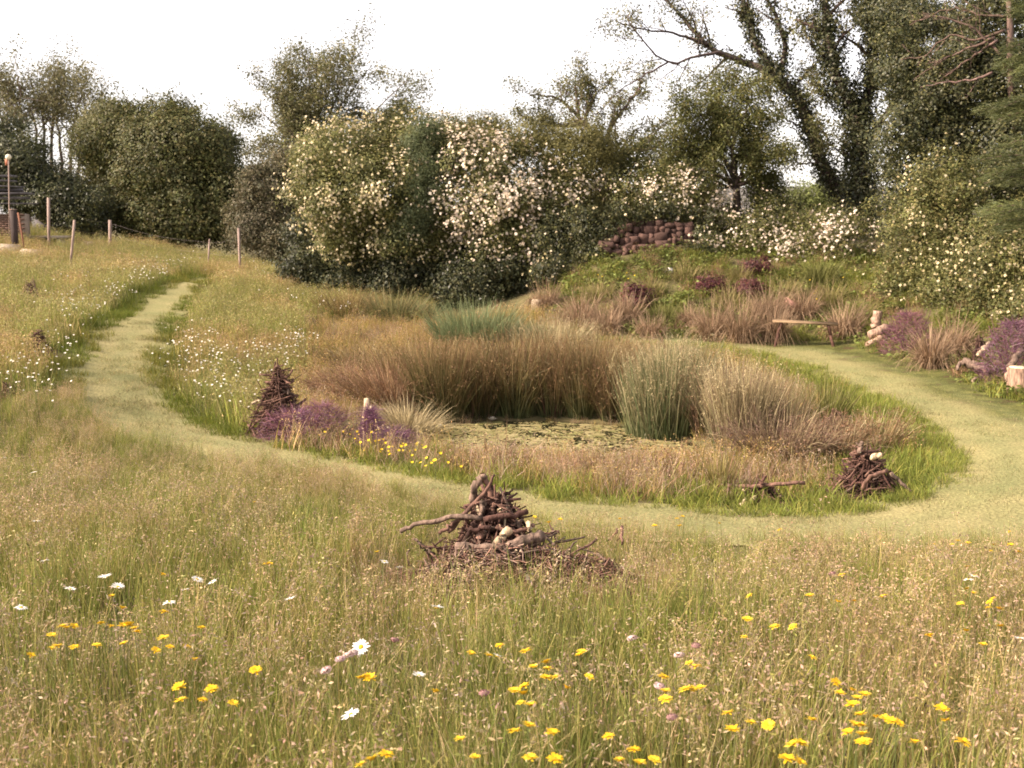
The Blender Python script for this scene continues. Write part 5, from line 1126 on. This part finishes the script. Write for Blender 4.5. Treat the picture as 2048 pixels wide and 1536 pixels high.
for nm, lab, u, v, wd, dp_, Y in [('paving_slab', 'broad pale slab lying at the left edge of the slope', 5, 503, 55, .5, hit(5,510)[1]), ('paving_slab', 'small pale slab lying in the grass below the fence', 177, 492, 20, .25, hit(177,500)[1]), ('paving_slab', 'long pale slab half hidden in the grass under the left slab', 60, 515, 40, .4, hit(60,520)[1])]:
    p = at(u, v, Y); p[2] = ground(p[0], p[1]) + .22; hw = wd * mpp(Y) / 2; mb = MB(); Mx = Matrix.Translation(Vector(p)) @ Euler((.18, .05, .2)).to_matrix().to_4x4(); mb.box((-hw, -dp_, -.25), (hw, dp_, .03), (0, 0, 0), Mx)
    r = thing(nm, lab, 'slab', tuple(p - [0, 0, .2])); part('slab', mb, M_PALE, r)

# ------------------------------------------------------------------ flowers
YEL_C = (.80, .52, .02); YC2 = (.85, .60, .04)
def head_mesh(name, m, L, w, c, cup, rings=1, droop=.0):
    mb = MB()
    for ring in range(rings):
        for j in range(m):
            a = 6.283 * (j + .5 * ring) / m + rng.normal() * .06; el = cup + .22 * ring + rng.normal() * .10; l = L * rng.uniform(.85, 1.1) * (1 - .2 * ring)
            d = np.array([math.cos(a) * math.cos(el), math.sin(a) * math.cos(el), math.sin(el)]); s_ = np.array([-math.sin(a), math.cos(a), 0]) * w * .5; k = np.array(c) * rng.uniform(.9, 1.1)
            b0 = d * L * .12; mid = d * l * .6 + [0, 0, .002]; tip = d * l - [0, 0, droop * l]
            mb.add([b0 - s_ * .5, b0 + s_ * .5, mid + s_, mid - s_, tip + s_ * .6, tip - s_ * .6], [[0, 1, 2, 3], [3, 2, 4, 5]], np.clip(k, 0, .95))
    me = mb.mesh(name); me.materials.append(M_PETAL); return me
def disc_mesh(name, r, h, c):
    mb = MB(); a = np.linspace(-.2, 1.5, 5); mb.tube(np.stack([a * 0, a * 0, np.sin(a) * h], -1), np.cos(a) * r + 1e-4, c, 9); me = mb.mesh(name, True); me.materials.append(M_PETAL); return me
mb = MB(); z = np.linspace(0, 1, 6); mb.tube(np.stack([.02 * np.sin(z * 3), .015 * np.sin(z * 2 + 1) - .013, z], -1), (.0018, .0013), (.13, .15, .04), 4); STEM = mb.mesh('stem', True); STEM.materials.append(M_PETAL)
YH = [head_mesh('petals', 14, .028, .0085, YC2 if k % 2 else YEL_C, .06 + .09 * k, 2) for k in range(4)]; YD = disc_mesh('disc', .008, .005, (.55, .30, .02))
DH = [head_mesh('petals', 20, .033, .0075, (.86, .84, .78), .05 + .12 * k, 1, .04) for k in range(3)]; DD = disc_mesh('disc', .0105, .006, (.70, .45, .03))
PH = []
for k in range(2):
    mb = MB(); n = 90; d = nrm(rng.standard_normal((n, 3)) + [0, 0, .5]); mb.leaves(d * [.024, .024, .011], d, rnd(.010, .016, n), jitter_col([(.62, .46, .42), (.34, .19, .17)][k], n, .2), .7); me = mb.mesh('florets'); me.materials.append(M_PETAL); PH.append(me)
PD = disc_mesh('disc', .013, .008, (.28, .14, .10))
def flower(name, label, cat, group, u, v, h, head, disc, hname, tilt=.35, scale=1.0, facing=None):
    p = hit(u, v, h); g = ground(p[0], p[1]); r = thing(name, label, cat, (p[0], p[1], g), group); H = p[2] - g
    s = link('stem', STEM, None, r); s.scale = (1, 1, H); s.rotation_euler = (0, 0, rng.uniform(0, 6.28))
    a = rng.uniform(0, 6.28) if facing is None else 0
    rot = Euler((facing, 0, rng.uniform(-.3, .3))) if facing is not None else (Matrix.Rotation(-.16 + rng.normal() * tilt * .6, 4, 'X') @ Matrix.Rotation(rng.normal() * tilt * .7, 4, 'Y') @ Matrix.Rotation(a, 4, 'Z')).to_euler()
    o = link(hname, head, None, r, (0, 0, H)); o.rotation_euler = rot; o.scale = (scale,) * 3
    if disc is not None: link('disc', disc, None, o)
    return r
def ordn(k): k += 1; return '%d%s' % (k, 'th' if 10 < k % 100 < 14 else {1: 'st', 2: 'nd', 3: 'rd'}.get(k % 10, 'th'))
YL = [(326,1149),(223,1192),(245,1217),(328,1224),(133,1256),(148,1252),(103,1271),(202,1247),(222,1253),(245,1251),(269,1258),(103,1297),(114,1292),(149,1294),(193,1291),(248,1288),(62,1311),(403,1255),(327,1276),(312,1300),(340,1294),(375,1293),(390,1320),(511,1340),(359,1374),(362,1401),(423,1378),(405,1400),(466,1407),(540,1127),(533,1129),(258,1250),(275,1264),(126,1253)]
YM = [(754,1104),(723,1356),(740,1356),(870,1384),(942,1308),(977,1311),(999,1291),(920,1478),(772,1509),(744,1520),(722,1530),(950,1516),(510,1004),(1051,1302),(1066,1334),(1095,1338),(1094,1325),(1092,1356),(1110,1355),(1049,1373),(1028,1383),(1046,1388),(1062,1411),(1042,1406),(1133,1376),(1178,1354),(1159,1310),(1163,1305),(1104,1466),(1057,1452),(1029,1462),(1217,1473),(1268,1500),(1239,1522),(1280,1527),(1308,1520),(1061,1516),(1110,1518)]
YR = [(1327,1354),(1331,1383),(1330,1399),(1379,1326),(1391,1333),(1371,1379),(1385,1378),(1401,1376),(1488,1274),(1549,1254),(1586,1254),(1494,1240),(1624,1315),(1456,1426),(1502,1445),(1537,1452),(1464,1460),(1624,1440),(1586,1489),(1602,1488),(1574,1519),(1599,1525),(1672,1365),(1679,1387),(1704,1380),(1715,1397),(1729,1390),(1705,1410),(1721,1430),(1709,1450),(1722,1451),(1752,1434),(1770,1438),(1782,1443),(1799,1446),(1696,1465),(1724,1470),(1721,1485),(1731,1486),(1882,1418),(1891,1441),(1830,1485),(1926,1484),(1859,1272),(1932,1262),(1966,1290),(2001,1252)]
YF = [(1986,1197),(1980,1205),(1977,1215),(1999,1218),(1921,1208),(1934,1178),(1947,1186),(1936,1133),(1916,1082),(1936,1087),(1988,1090),(2021,1090),(1981,1102),(2038,1104),(1869,1089),(1904,1090),(2018,1064),(1684,1151),(1619,1192),(1767,1194),(1708,1202),(1676,1203),(1499,1192),(1559,1060),(1439,1047),(1365,1033),(1354,1037),(1309,1052),(1359,1052),(1240,1038),(1120,1039),(1098,1045),(1069,1034)]
for L_, lab, grp in [(YL, ' yellow flower from the left among those at the lower left of the meadow', 'yellow flowers at the lower left'), (YM, ' yellow flower from the left among those at the bottom middle of the meadow', 'yellow flowers at the bottom middle'),
                     (YR, ' yellow flower from the left among those at the lower right of the meadow', 'yellow flowers at the lower right'), (YF, ' small yellow flower from the left among those just before the path', 'yellow flowers near the path')]:
    for k, (u, v) in enumerate(sorted(L_)): flower('yellow_flower', ordn(k) + lab, 'flower', grp, u, v, .43 if v > 1200 else .32, YH[rng.integers(4)], YD, 'petals', .30, rng.uniform(.6, .88))
WD = [(74,1042,0),(90,1121,0),(210,1155,0),(236,1174,0),(141,1178,0),(42,1215,0),(394,1159,0),(371,1180,0),(426,1164,0),(338,1205,0),(580,1200,0),(874,1216,0),(769,1123,0),(800,1134,0),(838,1351,0),(702,1429,0),(995,1313,0),(1937,1159,0),(1949,1152,0),(2040,1277,0),(68,945,0),(10,915,0)]
for k, (u, v, _) in enumerate(sorted(WD)): flower('white_daisy', ordn(k) + ' white daisy from the left among those scattered in the foreground meadow', 'daisy', 'white daisies in the foreground', u, v, .50, DH[rng.integers(3)], DD, 'petals', .3, rng.uniform(.6, .85) if v not in (1200, 1216, 1155) else .95)
flower('white_daisy', 'white daisy with yellow centre turned to the viewer beside pink flower heads', 'daisy', 'white daisies in the foreground', 722, 1294, .43, DH[0], DD, 'petals', facing=.95, scale=.95)
NK = [0, 0]
for u, v, k in [(652,1340,0),(680,1318,0),(697,1310,0),(707,1305,0),(1264,1276,0),(1319,1372,0),(1358,1310,0)] + [(790,1280,1),(968,1386,1),(1344,1434,1),(1393,1291,1),(1664,1147,1)]:
    flower('scabious' if k == 0 else 'seed_head', (ordn(NK[k]) + ' pale pink pincushion flower from the left in the foreground meadow') if k == 0 else (ordn(NK[k]) + ' round brown seed head from the left in the foreground meadow'), 'flower' if k == 0 else 'seed head', 'pink pincushion flowers' if k == 0 else 'brown seed heads', u, v, .42, PH[k], PD if k == 0 else None, 'florets', .3, .8 if k == 0 else .7); NK[k] += 1
# far drifts of daisies : small, one mesh each
def far_mesh(c, r, hgt, k):
    mb = MB(); n = 12; a = np.arange(n) * 6.283 / n; mb.tube([[0, 0, 0], [.01, 0, hgt * .5], [0, 0, hgt]], .003, (.14, .16, .05), 3, cap=False)
    t = np.array([rng.normal() * .3, rng.normal() * .3 - .25, 1]); t = nrm(t); x_ = nrm(np.cross(t, [0, 1, 0.3])); y_ = np.cross(t, x_); ctr = np.array([0, 0, hgt + .004])
    V = [ctr + (x_ * math.cos(q) + y_ * math.sin(q)) * r * (1 if i % 2 else .75) + t * .006 for i, q in enumerate(a)]
    for i in range(0, n, 2): mb.add([ctr, V[i], V[(i + 1) % n], V[(i + 2) % n]], [[0, 1, 2, 3]], c)
    me = mb.mesh('daisy'); me.materials.append(M_PETAL); return me
FD = [far_mesh((.74, .69, .58), .019, .40 + .03 * k, k) for k in range(5)]; FY = [far_mesh((.80, .56, .03), .019, .15 + .04 * k, k) for k in range(3)]
STUFF = {}
def drift(lab, grp, meshes, name, cat, regs, cap, hh=.4):
    pts = []
    for cu, cv, ru, rv, n in regs:
        for _ in range(n):
            q = rng.standard_normal(2); pts.append((cu + q[0] * ru, cv + q[1] * rv))
    rng.shuffle(pts); made = 0
    for u, v in pts:
        if u < -5 or u > 2050: continue
        p = hit(u, v, hh)
        if inside(LAWN, p[0], p[1]) or inside(POND, p[0], p[1]): continue
        if made >= cap: STUFF.setdefault(name, []).append((p[0], p[1], ground(p[0], p[1]))); continue
        made += 1
        o = link(name, meshes[rng.integers(len(meshes))], None, None, (p[0], p[1], ground(p[0], p[1])), label=lab, category=cat, group=grp); o.scale = (1, 1, 1) if rng.random() < .7 else (.8, .8, .9); o.rotation_euler = (0, 0, rng.uniform(-.8, .8))
drift('small white daisy in the drift between the path bend and the pond', 'daisies right of the path', FD, 'white_daisy', 'daisy', [(400,715,45,26,120), (450,770,45,25,75), (530,715,35,20,70), (590,680,22,14,60), (380,680,40,16,40)], 130)
drift('small white daisy in the drift left of the path on the slope', 'daisies left of the path', FD, 'white_daisy', 'daisy', [(150,600,35,22,80), (250,575,35,14,70), (300,540,40,12,70), (350,525,30,10,45), (60,745,40,26,60), (130,690,30,20,30)], 115)
drift('small white daisy on the sunlit crest below the shaded lawn', 'daisies on the crest', FD, 'white_daisy', 'daisy', [(505,525,14,6,10), (540,545,14,6,6), (690,615,20,8,12), (660,600,18,6,8), (590,590,30,10,8)], 60)
drift('small yellow flower clustered at the foot of the purple plant', 'yellow flowers by the purple plant', FY, 'yellow_flower', 'flower', [(815,900,22,14,30), (750,880,28,14,22), (860,925,30,9,14), (612,835,8,10,9), (640,865,30,8,6)], 90, .2)
drift('tiny yellow flower on the green bank', 'yellow flowers on the bank', FY, 'yellow_flower', 'flower', [(1640,565,40,14,14), (1250,545,50,16,10), (1600,600,30,10,6)], 40, .2)

for nm, src, lab in [('daisy_drift', 'white_daisy', 'thick drifts of tiny white daisies along the path')]:
    mb = MB()
    for p in STUFF.get(src, []):
        t = nrm(np.array([rng.normal() * .3, rng.normal() * .3 - .2, 1])); x_ = nrm(np.cross(t, [0, 1, .3])); y_ = np.cross(t, x_); c = np.array(p) + [0, 0, rng.uniform(.36, .5)]; r_ = rng.uniform(.011, .018)
        V = [c] + [c + (x_ * math.cos(a) + y_ * math.sin(a)) * r_ for a in np.arange(8) * .785]
        mb.add(V, [[0, 1, 2, 3], [0, 3, 4, 5], [0, 5, 6, 7], [0, 7, 8, 1]], (.74, .69, .58)); mb.tube([p, c], .0025, (.14, .16, .05), 3, cap=False)
    if mb.n: link(nm, mb.mesh(nm), M_PETAL, kind='stuff', label=lab, category='daisies')
